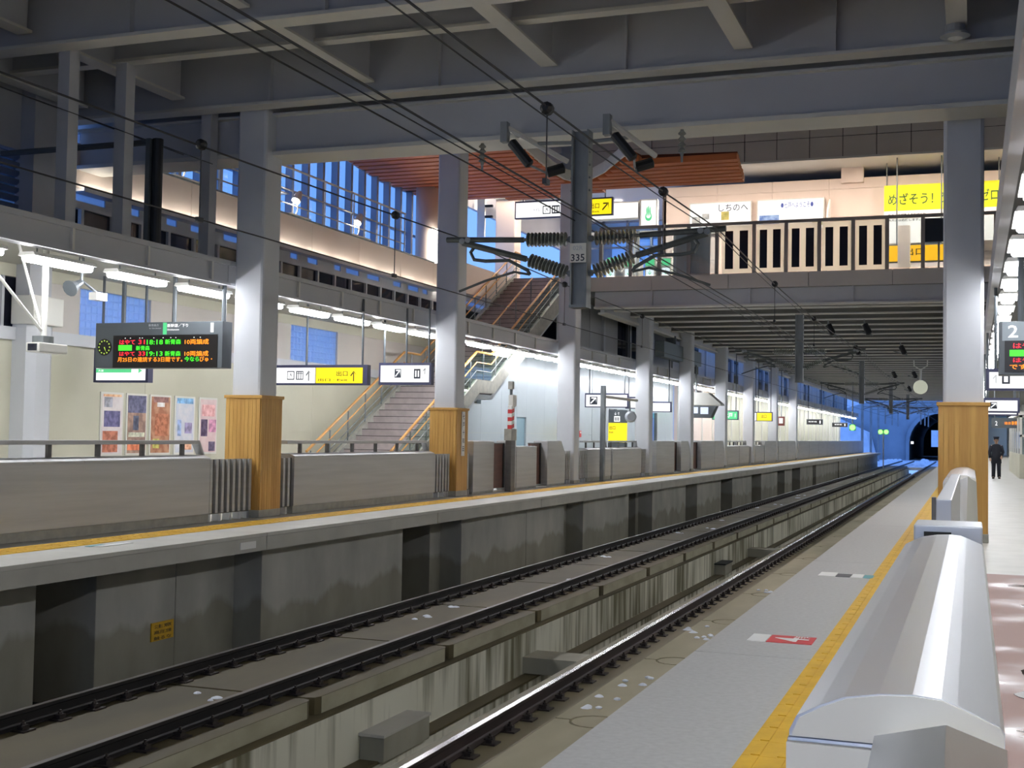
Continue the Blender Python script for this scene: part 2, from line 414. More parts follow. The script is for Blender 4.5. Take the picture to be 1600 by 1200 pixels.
box('white_panel', M['white'], mk, -10.33, -10.22, 12.95, 13.6, 0, .004)

tb = struct('floor_trackbed', None, 'sunken concrete trackbed with slabs and a stained drain between the tracks', 'floor', (-5.7, 5, -2))
# left base with drain wall and ledge
MB().prism([(-6.35, -3.2), (-6.35, -2.29), (-6.6, -2.26), (-6.6, -1.64), (-9.15, -1.64), (-9.15, -2.1), (-12.4, -2.1), (-12.4, -3.2)], 'y', YN, YF).build('drain_wall', M['streak'], tb)
box('base_strip', M['slab'], tb, -9.14, -6.61, YN, YF, -1.7, -1.616); box('ledge_strip', M['slab'], tb, -6.595, -6.35, YN, YF, -2.3, -2.262)
box('drain_floor', M['slab'], tb, -6.35, -4.8, YN, YF, -3.2, -2.95)
box('drain_wall', M['streak'], tb, -4.83, -1.2, YN, YF, -3.2, -1.62)
box('cross_beam', M['concrete'], tb, -6.6, -4.83, 18.6, 19.3, -2.25, -2.0)
box('cross_beam', M['concrete'], tb, -6.6, -4.83, 39.6, 40.3, -2.25, -2.0)
P5 = 3.75
def slab(x0, x1, yy, m, side, holes):
    cx = (x0+x1)/2; r = .27; mb = MB()
    if side == 'plain':
        e = yy+P5-.03
        mb.prism([(x0, yy+.03), (x1-.12, yy+.03), (x1-.03, yy+.06), (x1, yy+.15), (x1, e-.12), (x1-.03, e-.03), (x1-.12, e), (x0, e)], 'z', -1.615, -1.425)
        o = mb.build('track_slab', m, tb)
        if holes:
            h = MB()
            for k in range(12):
                y = yy+.35+k*.27 + (.08 if k % 3 == 1 else 0)
                h.box(x1-.004, x1+.003, y-.014, y+.014, -1.55, -1.485)
            h.build('slab_recess', M['dark_void'], o)
        sd = MB().box(x1-.001, x1+.004, yy+.16, e-.13, -1.61, -1.43).build('slab_side', M['slab_side'], o)
        return o
    pts = [(x0, yy+.02), (cx-r, yy+.02)]
    pts += [(cx-r*math.cos(a), yy+.02+r*math.sin(a)) for a in [PI*i/8 for i in range(1, 8)]] + [(cx+r, yy+.02), (x1-.05, yy+.02), (x1, yy+.07)]
    e = yy+P5-.02
    pts += [(x1, e-.05), (x1-.05, e), (cx+r, e)] + [(cx+r*math.cos(a), e-r*math.sin(a)) for a in [PI*i/8 for i in range(1, 8)]] + [(cx-r, e), (x0, e)]
    mb.prism(pts, 'z', -1.615, -1.425)
    o = mb.build('track_slab', m, tb)
    if holes:
        h = MB()
        for k in range(12):
            y = yy+.35+k*.27 + (.08 if k % 3 == 1 else 0)
            h.box(x1-.004, x1+.003, y-.014, y+.014, -1.55, -1.485)
        h.build('slab_recess', M['dark_void'], o)
    d = MB().tube([(cx, yy, -1.62), (cx, yy, -1.427)], r-.025, 16).build('slab_stopper', m, tb)
    return o
k = 0
yy = 12.17 - P5*5
while yy < YF-4:
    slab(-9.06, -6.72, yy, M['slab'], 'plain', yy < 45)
    k += 1; yy += P5
yy = 12.4 - P5*5
while yy < YF-4:
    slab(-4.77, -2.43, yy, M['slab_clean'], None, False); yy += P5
box('stain_strip', M['stain_band'], tb, -4.765, -4.03, YN, YF, -1.43, -1.4235)
o = MB()
for i in range(26):
    y = 9+i*4+random.uniform(-1.6, 1.6); x = random.uniform(-8.3, -7.3)
    for j in range(3):
        yy_ = y+random.uniform(-.3, .3); xx = x+random.uniform(-.2, .2); s_ = random.uniform(.02, .06)
        o.lathe((xx, yy_, -1.426), (xx, yy_, -1.405), [(0, s_*1.6), (.6, s_*1.2), (1, s_*.5)], 7)
for (x, y) in [(-3.75, 14.6), (-3.72, 18.1), (-3.9, 18.9), (-3.8, 13.3), (-3.7, 24)]:
    for j in range(5):
        xx = x+random.uniform(-.15, .15); yy_ = y+random.uniform(-.35, .35)
        o.lathe((xx, yy_, -1.426), (xx, yy_, -1.40), [(0, .06*random.uniform(.5, 1.3)), (.6, .04), (1, .015)], 7)
tag(o.build('snow_scraps', M['snow']), 'scraps of melting snow lying on the track slabs', 'snow', None, 'stuff')
bx = thing('junction_box', (-6.45, 13.6, -2.28), 'grey concrete box sitting on the ledge of the drain wall', 'box')
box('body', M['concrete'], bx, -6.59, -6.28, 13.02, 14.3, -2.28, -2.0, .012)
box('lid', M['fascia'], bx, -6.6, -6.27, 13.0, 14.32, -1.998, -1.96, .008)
bx = thing('junction_box', (-6.45, 40, -2.28), 'small dark box further along the ledge of the drain wall', 'box')
box('body', M['concrete'], bx, -6.6, -6.3, 34.2, 35.2, -2.28, -2.0, .012)
box('lid', M['dark_void'], bx, -6.6, -6.28, 34.15, 35.25, -1.998, -1.96, .008)

# rails
def rail_profile(cx):
    t = -1.25
    p = [(.032, 0), (.0325, -.03), (.012, -.045), (.009, -.12), (.018, -.137), (.0635, -.15), (.0635, -.162)]
    right = [(cx+a, t+b) for a, b in p]; left = [(cx-a, t+b) for a, b in reversed(p)]
    return right+left
clip_src = None
def rail(cx, label, m, mh, y_first, pitch):
    global clip_src
    r = thing('rail', (cx, 5, -1.42), label, 'rail')
    MB().prism(rail_profile(cx), 'y', YN, 175).build('rail_section', m, r)
    box('running_surface', mh, r, cx-.031, cx+.031, YN, 175, -1.2502, -1.246)
    if clip_src is None:
        mb = MB()
        mb.box(cx-.19, cx+.19, -.085, .085, -1.425, -1.408)
        for s in (-1, 1):
            mb.box(cx+s*.115-.03, cx+s*.115+.03, -.045, .045, -1.408, -1.375)
            mb.prism([(cx+s*.06, -1.372), (cx+s*.15, -1.362), (cx+s*.15, -1.378), (cx+s*.06, -1.388)], 'y', -.035, .035)
            mb.lathe((cx+s*.112, 0, -1.375), (cx+s*.112, 0, -1.325), [(0, .024), (.5, .024), (.5, .013), (1, .013)], 6)
        c = mb.build('rail_fastener', M['clip'], r); clip_src = (c, cx)
        c.location = (0, y_first, 0); y0 = org(r)
        c.location = (0, y_first, 0)
    src, sx_ = clip_src
    n = int((105-y_first)/pitch)
    for i in range(n):
        o = src.copy(); C.objects.link(o); o.parent = r
        o.location = (0, y_first+i*pitch, 0)
    return r
# the source mesh was built relative to the rail's base, whose y is 5
rail(-4.366, 'nearest rail, brown with a bright polished head beside the pale slab', M['rail'], M['rail_head'], 2.0-.0, .536)
rail(-7.137, 'dark rail on the outer edge of the far track, above the drain wall', M['rail_dark'], M['rail_head_dull'], 2.1, .536)
rail(-8.642, 'dark rail of the far track closest to the opposite platform wall', M['rail_dark'], M['rail_head_dull'], 1.95, .52)
rail(-2.861, 'rail of the near track mostly hidden below the near platform edge', M['rail'], M['rail_head'], 2.05, .536)

# ---------------------------------------------------------------- wall below the left platform
uw = struct('wall_underplatform', None, 'shaded concrete pier wall under the far platform edge', 'wall', (-10.5, 5, -1.6))
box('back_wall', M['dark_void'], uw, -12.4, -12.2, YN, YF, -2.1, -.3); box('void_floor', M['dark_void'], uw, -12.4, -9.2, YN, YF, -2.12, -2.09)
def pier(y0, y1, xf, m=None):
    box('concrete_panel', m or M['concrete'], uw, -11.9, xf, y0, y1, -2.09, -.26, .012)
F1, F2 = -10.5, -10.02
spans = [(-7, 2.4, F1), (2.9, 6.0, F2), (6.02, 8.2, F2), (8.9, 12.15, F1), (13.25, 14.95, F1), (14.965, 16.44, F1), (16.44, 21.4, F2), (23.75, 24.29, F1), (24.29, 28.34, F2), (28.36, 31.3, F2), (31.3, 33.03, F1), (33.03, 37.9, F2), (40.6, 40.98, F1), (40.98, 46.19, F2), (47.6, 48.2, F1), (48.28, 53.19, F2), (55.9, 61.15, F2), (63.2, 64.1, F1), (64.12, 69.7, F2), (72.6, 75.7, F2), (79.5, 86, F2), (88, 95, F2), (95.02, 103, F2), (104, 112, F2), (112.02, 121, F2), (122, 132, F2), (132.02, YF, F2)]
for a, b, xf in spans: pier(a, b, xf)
st = thing('warning_plate', (F1, 13.9, -1.3), 'small yellow plate with writing low on the concrete under the far platform', 'plate')
box('plate', M['yellow'], st, F1+.002, F1+.02, 14.4, 14.9, -1.42, -1.17)
for i in range(3): text(['注意', '高圧線', '触るな'][i], M['ink_black'], st, '+x', 14.45, 14.85, -1.25-.08*i, -1.2-.08*i, F1+.023)
st = thing('number_plate', (-9.65, 15.4, -.15), 'small white number plate on the far platform edge fascia', 'plate')
box('plate', M['white'], st, -9.658, -9.645, 15.25, 15.65, -.2, -.1)

# ---------------------------------------------------------------- left platform wall
WX = -15.6
wl = struct('wall_left', None, 'cream panelled rear wall of the far platform with posters on it', 'wall', (WX, 5, 0))
yv = [YN, -16, -10, -4, -1, 2, 5, 8, 11, 14, 17.6, 21, 24.4, 27.8, 31.2, 35, 39, 43, 47.5]
for a, b in zip(yv[:-1], yv[1:]):
    box('wall_panel', M['cream'], wl, WX-.2, WX, a+.004, b-.004, 0, 2.98)
box('sill_band', M['pillar'], wl, WX-.2, WX+.08, YN, 45, 2.98, 3.2)
box('upper_band', M['cream'], wl, WX-.2, WX, YN, 45, 4.08, 4.4)
for a, b in [(18.0, 19.0), (21.15, 26.7), (29.1, 45), (YN, 12.0)]:
    box('wall_panel', M['beige_grey'], wl, WX-.2, WX-.02, a, b, 3.2, 4.08)
def glass_wall(name, y0, y1, lab):
    g = struct(name, None, lab, 'window', (WX, y0, 3.2))
    s = .165; n = int(round((y1-y0)/s)); s = (y1-y0)/n; nz = 6; sz = .88/nz
    b0 = box('glass_block', M['glass_block'], g, WX-.14, WX-.05, y0+.008, y0+s-.008, 3.2+.008, 3.2+sz-.008, .02)
    for i in range(n):
        for j in range(nz):
            if i or j:
                o = b0.copy(); C.objects.link(o); o.parent = g; o.location = (0, i*s, j*sz)
    gr = MB()
    for i in range(n+1): gr.box(WX-.12, WX-.07, y0+i*s-.008, y0+i*s+.008, 3.2, 4.08)
    for j in range(nz+1): gr.box(WX-.12, WX-.07, y0, y1, 3.2+j*sz-.008, 3.2+j*sz+.008)
    gr.build('mortar_grid', M['glass_block'], g)
    return g
glass_wall('window_1', 19.05, 21.12, 'blue glass block window behind the departure board')
glass_wall('window_2', 26.75, 29.08, 'blue glass block window above the yellow exit sign')
wd = struct('window_3', None, 'dark plain window in the rear wall at the left picture edge', 'window', (WX, 14, 3.2))
box('pane', M['dark_glass'], wd, WX-.12, WX-.1, 12.0, 18.0, 3.22, 4.08)
for y in (12.0, 14.0, 16.0, 17.0, 17.94): box('frame', M['pillar'], wd, WX-.14, WX-.02, y, y+.06, 3.2, 4.08)
# engaged column in the wall and its box
pc = struct('wall_column', None, 'pale engaged column on the rear wall left of the posters', 'column', (WX+.3, 18, 0))
MB().prism([(WX, 17.25), (WX+.3, 17.25), (WX+.4, 17.4), (WX+.4, 17.75), (WX+.3, 17.9), (WX, 17.9)], 'z', 0, 3.25).build('shaft', M['pillar'], pc)
box('shaft_upper', M['steel_paint'], pc, WX, WX+.3, 17.3, 17.85, 3.5, 8)
box('junction_cover', M['white_frame'], pc, WX, WX+.5, 17.2, 17.95, 3.25, 3.75, .02)

# posters
def poster(y0, y1, z0, z1, cols, lab):
    p = thing('poster', (WX, (y0+y1)/2, z0), lab, 'poster', 'posters on the cream wall')
    box('frame', M['white_frame'], p, WX, WX+.025, y0, y1, z0, z1)
    sh = box('sheet', mat('poster paper '+str(y0), cols[0], cols[1], .3, 0, (6, 6, 6), 0, (.4, .6)), p, WX+.025, WX+.029, y0+.04, y1-.04, z0+.04, z1-.04)
    for (a, b, c, d, col) in cols[2]:
        box('printed_panel', mat('print %.2f %.2f %.2f' % col[:3], col, tuple(min(1, v*1.6+.05) for v in col[:3])+(1,), .3, 0, (9, 9, 9), 0, (.4, .6)), sh,
            WX+.029, WX+.031, y0+.04+(y1-y0-.08)*a, y0+.04+(y1-y0-.08)*b, z0+.04+(z1-z0-.08)*c, z0+.04+(z1-z0-.08)*d)
pz0, pz1 = .95, 2.17
poster(19.62, 20.30, pz0, pz1, (S(226, 214, 214), S(236, 228, 226), [(.1, .9, .45, .72, S(92, 88, 130)), (.05, .8, .02, .38, S(168, 100, 76)), (.1, .5, .78, .95, S(150, 150, 160)), (.05, .95, .96, 1, S(226, 170, 130))]), 'poster with blue-violet picture above an autumn picture, leftmost on the cream wall')
poster(20.40, 21.05, pz0, pz1, (S(150, 120, 110), S(196, 160, 140), [(0, 1, .7, 1, S(86, 86, 116)), (.05, .95, .28, .36, S(190, 190, 170)), (0, 1, .05, .22, S(212, 120, 84)), (.3, .6, .4, .65, S(70, 74, 96))]), 'poster with dark blue top and orange foot, second from the left on the cream wall')
poster(21.15, 21.85, pz0, pz1, (S(176, 116, 88), S(206, 156, 126), [(.3, .7, .82, .9, S(236, 230, 226)), (.1, .45, .08, .25, S(176, 170, 84)), (.2, .9, .3, .7, S(166, 100, 70)), (.1, .9, .9, 1, S(138, 96, 90))]), 'brown autumn poster with olive lower corner, middle of the five posters')
poster(21.98, 22.70, pz0, pz1, (S(206, 210, 222), S(222, 220, 226), [(.05, .95, .9, 1, S(120, 170, 216)), (.1, .3, .3, .6, S(140, 160, 196)), (.5, .9, .35, .55, S(140, 130, 166)), (.45, .9, .05, .22, S(220, 160, 130))]), 'pale blue poster with light blue heading, fourth from the left on the cream wall')
poster(22.86, 23.54, pz0, pz1, (S(226, 196, 196), S(232, 208, 206), [(.05, .45, .3, .62, S(78, 62, 92)), (.55, 1, .38, .62, S(190, 130, 160)), (.55, .95, .02, .2, S(96, 84, 110)), (.1, .9, .68, .9, S(226, 160, 160))]), 'pink poster with a dark purple block, rightmost of the five')

# ---------------------------------------------------------------- canopy over the left platform
ca = struct('ceiling_canopy', None, 'pale underside of the canopy over the far platform', 'ceiling', (-14, 5, 4.3))
box('soffit', M['soffit'], ca, WX, -12.2, YN, 30.5, 4.3, 4.42)
box('soffit', M['soffit'], ca, -12.75, -12.2, 30.5, 41, 4.3, 4.42)
box('soffit', M['soffit'], ca, WX, -12.2, 41, YF, 4.3, 4.42)
def canopy_beam(x0, x1, y0, y1, lab, side):
    b = thing('canopy_beam', ((x0+x1)/2, y0, 3.9), lab, 'beam', 'edge beams of the platform canopies')
    MB().prism([(x0, 3.99), (x1, 3.99), (x1, 4.03), (x1-.05*side, 4.03), (x1-.05*side, 4.34), (x1, 4.34), (x1, 4.42), (x0, 4.42)], 'y', y0, y1).build('beam_web', M['steel_paint'], b)
    y = y0+.6
    while y < y1-.2:
        box('stiffener', M['flange'], b, min(x1-.05*side, x1-.005*side), max(x1-.05*side, x1-.005*side), y, y+.05, 4.03, 4.34); y += 1.75
    return b
PY = [18.47, 27.1, 36.5, 46.0, 53.5, 61.6, 69.9, 79.0, 88.4]
gaps = [(-4, 10.3), (10.4, 18.55)] + [(PY[i]+.1, PY[i+1]+.1) for i in range(8)] + [(88.5, 118), (118.1, YF)]
names = ['behind the camera', 'at the left picture edge before the pine-clad pillar', 'between the two pine-clad pillars', 'right of the second pine-clad pillar, under the stairs', 'between the third and fourth pillars', 'between the fourth and fifth pillars', 'between the fifth and sixth pillars', 'between the sixth and seventh pillars', 'between the seventh and eighth pillars', 'between the two furthest pillars', 'beyond the last pillar', 'at the tunnel end of the platform']
for (a, b), nm in zip(gaps, names):
    canopy_beam(-12.3, -12.08, a, b, 'grey steel edge beam of the far canopy ' + nm, 1)

lamp0 = {}
def lamp(x, y, z, lab, grp, L=.63, lo=-.035):
    if L not in lamp0:
        t = thing('tube_lamp', (x, y, z), lab, 'lamp', grp)
        MB().prism([(x-.15, z+.046), (x+.15, z+.046), (x+.12, z+.10), (x-.12, z+.10)], 'y', y-L-.03, y+L+.03).build('housing', M['white_frame'], t)
        MB().prism([(x-.10, z+.045), (x-.10, z+lo+.025), (x-.075, z+lo), (x+.075, z+lo), (x+.10, z+lo+.025), (x+.10, z+.045)], 'y', y-L, y+L).build('diffuser', M['tube'], t)
        for s in (-1, 1):
            MB().tube([(x, y+s*.45, z+.11), (x, y+s*.45, z+.463)], .012, 6).build('hanger', M['galv'], t)
        lamp0[L] = t; return t
    return dup(lamp0[L], (x, y, z), lab, grp)
yl = 14.62 - 1.83*12
i = 0
near_names = {}
seq = []
y = 14.62-1.83*21
while y < YF-1:
    seq.append(y); y += 1.83
vis = [v for v in seq if v > 12]
for v in seq:
    if v <= 12: lab = '%s tube lamp of the far canopy row outside the left picture edge' % ordinal(seq.index(v))
    else:
        lab = '%s lit tube lamp from the left along the far canopy edge' % ordinal(vis.index(v))
    lamp(-12.42, v, 3.838, lab, 'tube lamps along the far canopy edge')
seqr = [16.05-1.9*21+1.9*k for k in range(81)]
visr = [v for v in seqr if v > 9]
for v in seqr:
    lab = '%s tube lamp of the near canopy row above and behind the camera' % ordinal(seqr.index(v)) if v <= 9 else '%s lit tube lamp from the top right along the near canopy' % ordinal(visr.index(v))
    lamp(.56, v, 3.80, lab, 'tube lamps along the near canopy edge', .54, -.005)

cr_ = struct('ceiling_right', None, 'underside of the canopy above the right platform', 'ceiling', (3, 5, 4.4))
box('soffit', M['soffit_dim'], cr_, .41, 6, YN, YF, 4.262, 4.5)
canopy_beam(.29, .41, YN, 40, 'pale steel edge beam of the near canopy at the right picture edge', 1)
canopy_beam(.29, .41, 40.1, YF, 'pale steel edge beam of the near canopy beyond the concourse', 1)

# ---------------------------------------------------------------- pillars
def planks(t, x0, x1, y0, y1, z0, z1, n, face):
    for i in range(n):
        if face == 'y':
            a = x0+(x1-x0)*i/n; b = x0+(x1-x0)*(i+1)/n
            box('plank', M['wood'], t, a+.0025, b-.0025, y0-.02+random.uniform(0, .004), y0, z0, z1)
        else:
            a = y0+(y1-y0)*i/n; b = y0+(y1-y0)*(i+1)/n
            box('plank', M['wood'], t, x1, x1+.02-random.uniform(0, .004), a+.0025, b-.0025, z0, z1)
def pillar(x1, y0, w, top, lab, wood, sw=.57):
    x0 = x1-w; y1 = y0+w; t = thing('platform_pillar', ((x0+x1)/2, (y0+y1)/2, 0), lab, 'pillar', 'steel platform pillars')
    if wood:
        box('cladding_core', M['wood_cap'], t, x0+.01, x1-.02, y0+.02, y1-.01, .13, 2.03)
        planks(t, x0, x1-.02, y0+.02, y1, .13, 2.03, 9, 'y')
        planks(t, x0, x1-.02, y0+.02, y1, .13, 2.03, 9, 'x')
        box('cap', M['wood_cap'], t, x0-.025, x1+.025, y0-.025, y1+.025, 2.03, 2.085, .008)
        box('plinth', M['stone'], t, x0-.005, x1+.005, y0-.005, y1+.005, 0, .13, .008)
    i = (w-sw)/2
    a, b, c, d = x0+i, x1-i, y0+i, y1-i; r = .05
    poly = [(a+r, c), (b-r, c), (b-r*.3, c+r*.3), (b, c+r), (b, d-r), (b-r, d), (a+r, d), (a, d-r), (a, c+r), (a+r*.3, c+r*.3)]
    MB().prism(poly, 'z', 2.06 if wood else .0, top).build('shaft', M['pillar'], t)
    if not wood: box('base_plate', M['stone'], t, a-.02, b+.02, c-.02, d+.02, 0, .1)
    return t
pnames = ['nearest far-platform pillar with pine cladding, right of the departure board', 'second pillar with pine cladding, in front of the staircase', 'third pillar, plain pale steel beside the drop post', 'fourth pillar, plain steel left of the small round mirror', 'fifth pillar, plain steel before the hooded monitors', 'sixth pillar, plain steel behind the hooded monitors', 'seventh pillar, plain steel beside the far yellow sign', 'eighth pillar, slim in the distance', 'last pillar of the far platform before the blue barriers']
tops = [8.3, 10.8, 10.8] + [6.3]*6
for i, y in enumerate(PY):
    pillar(-11.35, y, .7, tops[i], pnames[i], i < 2)
pillar(.24, 19.85, .71, 10.8, 'near right pillar with pine cladding at the end of the silver barriers', True, .58)
st = thing('pillar_nameplate', (-11.33, 27.4, 1.3), 'narrow white station name strip on the second pine-clad pillar', 'sign')
box('plate', M['white'], st, -11.348, -11.33, 27.38, 27.56, .95, 2.0)
for k, ch in enumerate('七戸十和田'): text(ch, M['ink'], st, '+x', 27.41, 27.53, 1.82-k*.19, 1.94-k*.19, -11.327)

# ---------------------------------------------------------------- platform barriers, far side
BX = -11.45
slat_n = 0
def slotted(t, y0, y1, xf=BX):
    box('slot_back', M['steel_dark'], t, xf-.2, xf-.06, y0, y1, .12, 1.0)
    y = y0+.02
    while y < y1-.06:
        box('slot_slat', M['steel'], t, xf-.06, xf-.01, y, y+.07, .14, 1.0); y += .165
    for k in range(int((y1-y0)/.3)+1):
        yy = min(y0+.05+k*.3, y1-.06); box('foot', M['grey_metal'], t, xf-.18, xf-.05, yy, yy+.06, 0, .12)
def barrier(y0, y1, s0, s1, lab, x=BX):
    t = thing('platform_barrier', (x-.15, y0, 0), lab, 'barrier', 'low steel barriers on the far platform')
    a = y0+s0; b = y1-s1
    if s0 > 0: slotted(t, y0, a, x)
    if s1 > 0: slotted(t, b, y1, x)
    box('body_panel', M['steel'], t, x-.32, x, a, b, .13, 1.0, .01)
    box('plinth', M['stone'], t, x-.3, x-.02, a, b, 0, .13)
    y = a; n = max(1, round((b-a)/1.03)); L = (b-a)/n
    for k in range(n):
        MB().prism([(x+.005, 1.0), (x+.005, 1.03), (x-.12, 1.075), (x-.34, 1.075), (x-.34, 1.0)], 'y', a+k*L+.004, a+(k+1)*L-.004).build('cap_panel', M['steel'], t)
        box('rail_post', M['steel_dark'], t, x-.24, x-.19, a+k*L+L*.5, a+k*L+L*.5+.07, 1.075, 1.25)
    MB().prism([(a-.0, 1.25), (b-.12, 1.25), (b+.0, 1.08), (b+.06, 1.08), (b-.08, 1.31), (a, 1.31)], 'x', x-.28, x-.15).build('top_rail', M['steel'], t, .008)
    return t
def gatebox(y0, y1, lab, h=1.3, x=BX, slope=False):
    t = thing('gate_housing', (x-.15, y0, 0), lab, 'gate housing', 'steel door housings on the far platform')
    if slope: MB().prism([(y0, .05), (y1, .05), (y1, .95), (y1-.35, h), (y0, h)], 'x', x-.4, x+.03).build('body', M['steel'], t, .012)
    else: box('body', M['steel'], t, x-.4, x+.03, y0, y1, .05, h, .012)
    box('plinth', M['stone'], t, x-.38, x+.01, y0, y1, 0, .05)
    box('cover_plate', M['grey_metal'], t, x-.36, x-.01, y0+.03, y1-.03 if not slope else y1-.38, h, h+.012)
    return t
def gatedoor(y0, y1, lab, x=BX):
    t = thing('platform_door', (x-.2, y0, 0), lab, 'door', 'brown sliding doors on the far platform')
    box('leaf', M['brown_door'], t, x-.24, x-.17, y0, y1, .07, 1.22)
    box('edge_seal', M['black'], t, x-.25, x-.15, y1-.09, y1, .07, 1.24)
    box('top_trim', M['steel_dark'], t, x-.25, x-.16, y0, y1, 1.22, 1.245)
    box('threshold', M['white'], t, x-.26, x+.02, y0, y1, 0, .02)
barrier(-2, 8.0, 0, 0, 'steel barrier on the far platform outside the left picture edge')
barrier(8.05, 18.4, 0, 1.25, 'longest steel barrier on the far platform, left of the first pine-clad pillar')
barrier(19.25, 27.0, .55, .95, 'steel barrier between the two pine-clad pillars, before the stairs')
t = thing('slotted_screen', (BX, 27.95, 0), 'dark slotted screen just right of the second pine-clad pillar', 'screen'); slotted(t, 27.9, 28.3)
gatebox(28.36, 29.76, 'tall steel housing right of the second pine-clad pillar')
gatedoor(29.78, 31.0, 'brown sliding door left of the red and white striped post')
gatebox(31.05, 31.4, 'narrow steel post housing under the red and white striped post')
gatebox(31.45, 33.1, 'low-topped steel housing between the two nearest brown doors', 1.15)
gatedoor(33.12, 34.0, 'brown sliding door right of the red and white striped post')
gatebox(34.05, 35.7, 'steel housing with sloped end before the third pillar', slope=True)
t = thing('slotted_screen', (BX, 35.75, 0), 'slotted screen left of the third pillar', 'screen'); slotted(t, 35.75, 36.45)
t = thing('slotted_screen', (BX, 37.3, 0), 'slotted screen right of the third pillar', 'screen'); slotted(t, 37.35, 38.1)
barrier(38.15, 40.9, 0, 0, 'steel barrier just right of the third pillar')
barrier(41.1, 45.9, 0, .9, 'steel barrier left of the fourth pillar with the mirror pole')
gatebox(47.3, 50.4, 'steel housing right of the fourth pillar')
gatedoor(50.45, 51.6, 'brown sliding door before the fifth pillar')
gatebox(51.65, 53.4, 'steel housing with sloped end before the fifth pillar', slope=True)
gatedoor(54.4, 55.8, 'brown sliding door after the fifth pillar')
gatebox(55.85, 58.9, 'long steel housing before the sixth pillar')
gatebox(58.95, 61.4, 'steel housing with sloped end before the sixth pillar', slope=True)
barrier(62.5, 65.8, 0, 0, 'steel barrier right of the sixth pillar')
barrier(65.9, 69.8, 0, .9, 'steel barrier left of the seventh pillar')
barrier(71, 74.2, 0, 0, 'steel barrier right of the seventh pillar')
gatebox(74.3, 78.8, 'steel housing before the eighth pillar')
gatebox(80, 84, 'steel housing after the eighth pillar')
gatebox(84.1, 88.2, 'steel housing with sloped end before the last pillar', slope=True)
for k in range(9):
    y = 89.6+k*6.2
    gatebox(y, y+6.1, '%s bluish steel barrier beyond the last pillar' % ordinal(k))

# striped post, thin pole with mirror
sp = thing('sensor_post', (-11.2, 30.3, 0), 'slim post with red and white stripes beside the nearest brown door', 'post')
box('lower_post', M['steel_dark'], sp, -11.28, -11.12, 30.2, 30.5, 0, 1.32)
box('collar', M['stone'], sp, -11.3, -11.1, 30.15, 30.55, 1.32, 1.62)
for k in range(6): MB().prism([(30.25, 1.62+.1*k), (30.45, 1.66+.1*k), (30.45, 1.76+.1*k), (30.25, 1.72+.1*k)], 'x', -11.25, -11.14).build('stripe', M['red'] if k % 2 == 0 else M['white'], sp)
box('control_box', M['white_frame'], sp, -11.24, -11.12, 30.28, 30.55, 2.2, 2.5)
MB().tube([(-11.2, 30.35, 2.2), (-11.2, 30.35, 2.75)], .04, 8).build('mast', M['galv'], sp)
box('sensor_head', M['stone'], sp, -11.26, -11.14, 30.28, 30.42, 2.65, 2.85)
mp_ = thing('mirror_pole', (-11.2, 38.98, 0), 'tall pale pole carrying a small round mirror on an arm', 'pole')
box('pole', M['galv'], mp_, -11.27, -11.13, 38.9, 39.06, 0, 3.1)
MB().tube([(-11.2, 38.98, 2.75), (-11.2, 43.3, 2.75)], .05, 8).build('arm', M['white_frame'], mp_)
MB().tube([(-11.2, 42.3, 2.75), (-11.2, 42.4, 2.3)], .03, 8).build('mirror_stem', M['galv'], mp_)
MB().lathe((-11.2, 42.45, 2.15), (-11.12, 42.25, 2.15), [(0, .2), (.6, .2), (1, .14)], 16).build('round_mirror', M['grey_metal'], mp_)

# ---------------------------------------------------------------- near barriers
def cover(y0, y1, zc, lab, endpost):
    t = thing('barrier_cover', (-.12, y0, 0), lab, 'barrier', 'polished barriers on the near platform')
    d = zc-1.086
    def sect(dx=0, dz=0):
        pts = []
        L = [(-.29, 1.01), (-.278, 1.035), (-.24, 1.056), (-.2, 1.073), (-.143, 1.083), (-.09, 1.086), (-.045, 1.083), (-.02, 1.074), (.045, 1.047), (.052, 1.035)]
        return L
    L = sect()
    MB().prism([(a, b+d) for a, b in L] + [(.052, 1.0+d), (-.29, 1.0+d)], 'y', y0, y1).build('rounded_top', M['mirror_steel'], t)
    box('body', M['mirror_steel'], t, -.295, .045, y0+.01, y1-.01, .08, .997+d, .006)
    box('plinth', M['stone'], t, -.28, .03, y0+.01, y1-.01, 0, .08)
    if endpost:
        zt = 1.05+d
        mb = MB()
        top = [(-.15, y0-.008, zt-.035), (-.035, y0-.17, zt+.028), (.055, y0-.008, zt-.038)]
        bot = [(-.25, y0-.008, .5), (-.05, y0-.27, .5), (.075, y0-.008, .5)]
        mb.add(top+bot, [(0, 1, 2), (5, 4, 3), (0, 3, 4, 1), (1, 4, 5, 2), (2, 5, 3, 0)])
        mb.build('end_post', M['mirror_steel'], t); MB().prism([(-.25, y0-.008), (-.05, y0-.27), (.075, y0-.008)], 'z', .02, .5).build('end_post_base', M['mirror_steel'], t)
        box('end_plate', M['white_frame'], t, -.294, .04, y0-.006, y0+.009, .1, .99+d); MB().prism([(a*.98, b+d-.002) for a, b in L] + [(.05, 1.002+d), (-.284, 1.002+d)], 'y', y0-.006, y0).build('end_cap', M['white_frame'], t)  # end faces coloured white to stand in for glare on the steel
    return t
cover(2.18, 5.95, 1.086, 'large polished silver barrier cover in the right foreground', True)
cover(14.6, 19.2, 1.13, 'smaller silver barrier cover before the right pine-clad pillar', True)
cover(-4.5, 1.3, 1.0, 'silver barrier cover beside the camera', False)
t = thing('door_motor_box', (-.1, 6.2, 0), 'pale box with a dark recess behind the large silver cover', 'box')
MB().prism([(-.25, 0), (.05, 0), (.05, 1.115), (-.25, 1.115)], 'y', 6.1, 6.5).build('body', M['grey_metal'], t, .008)
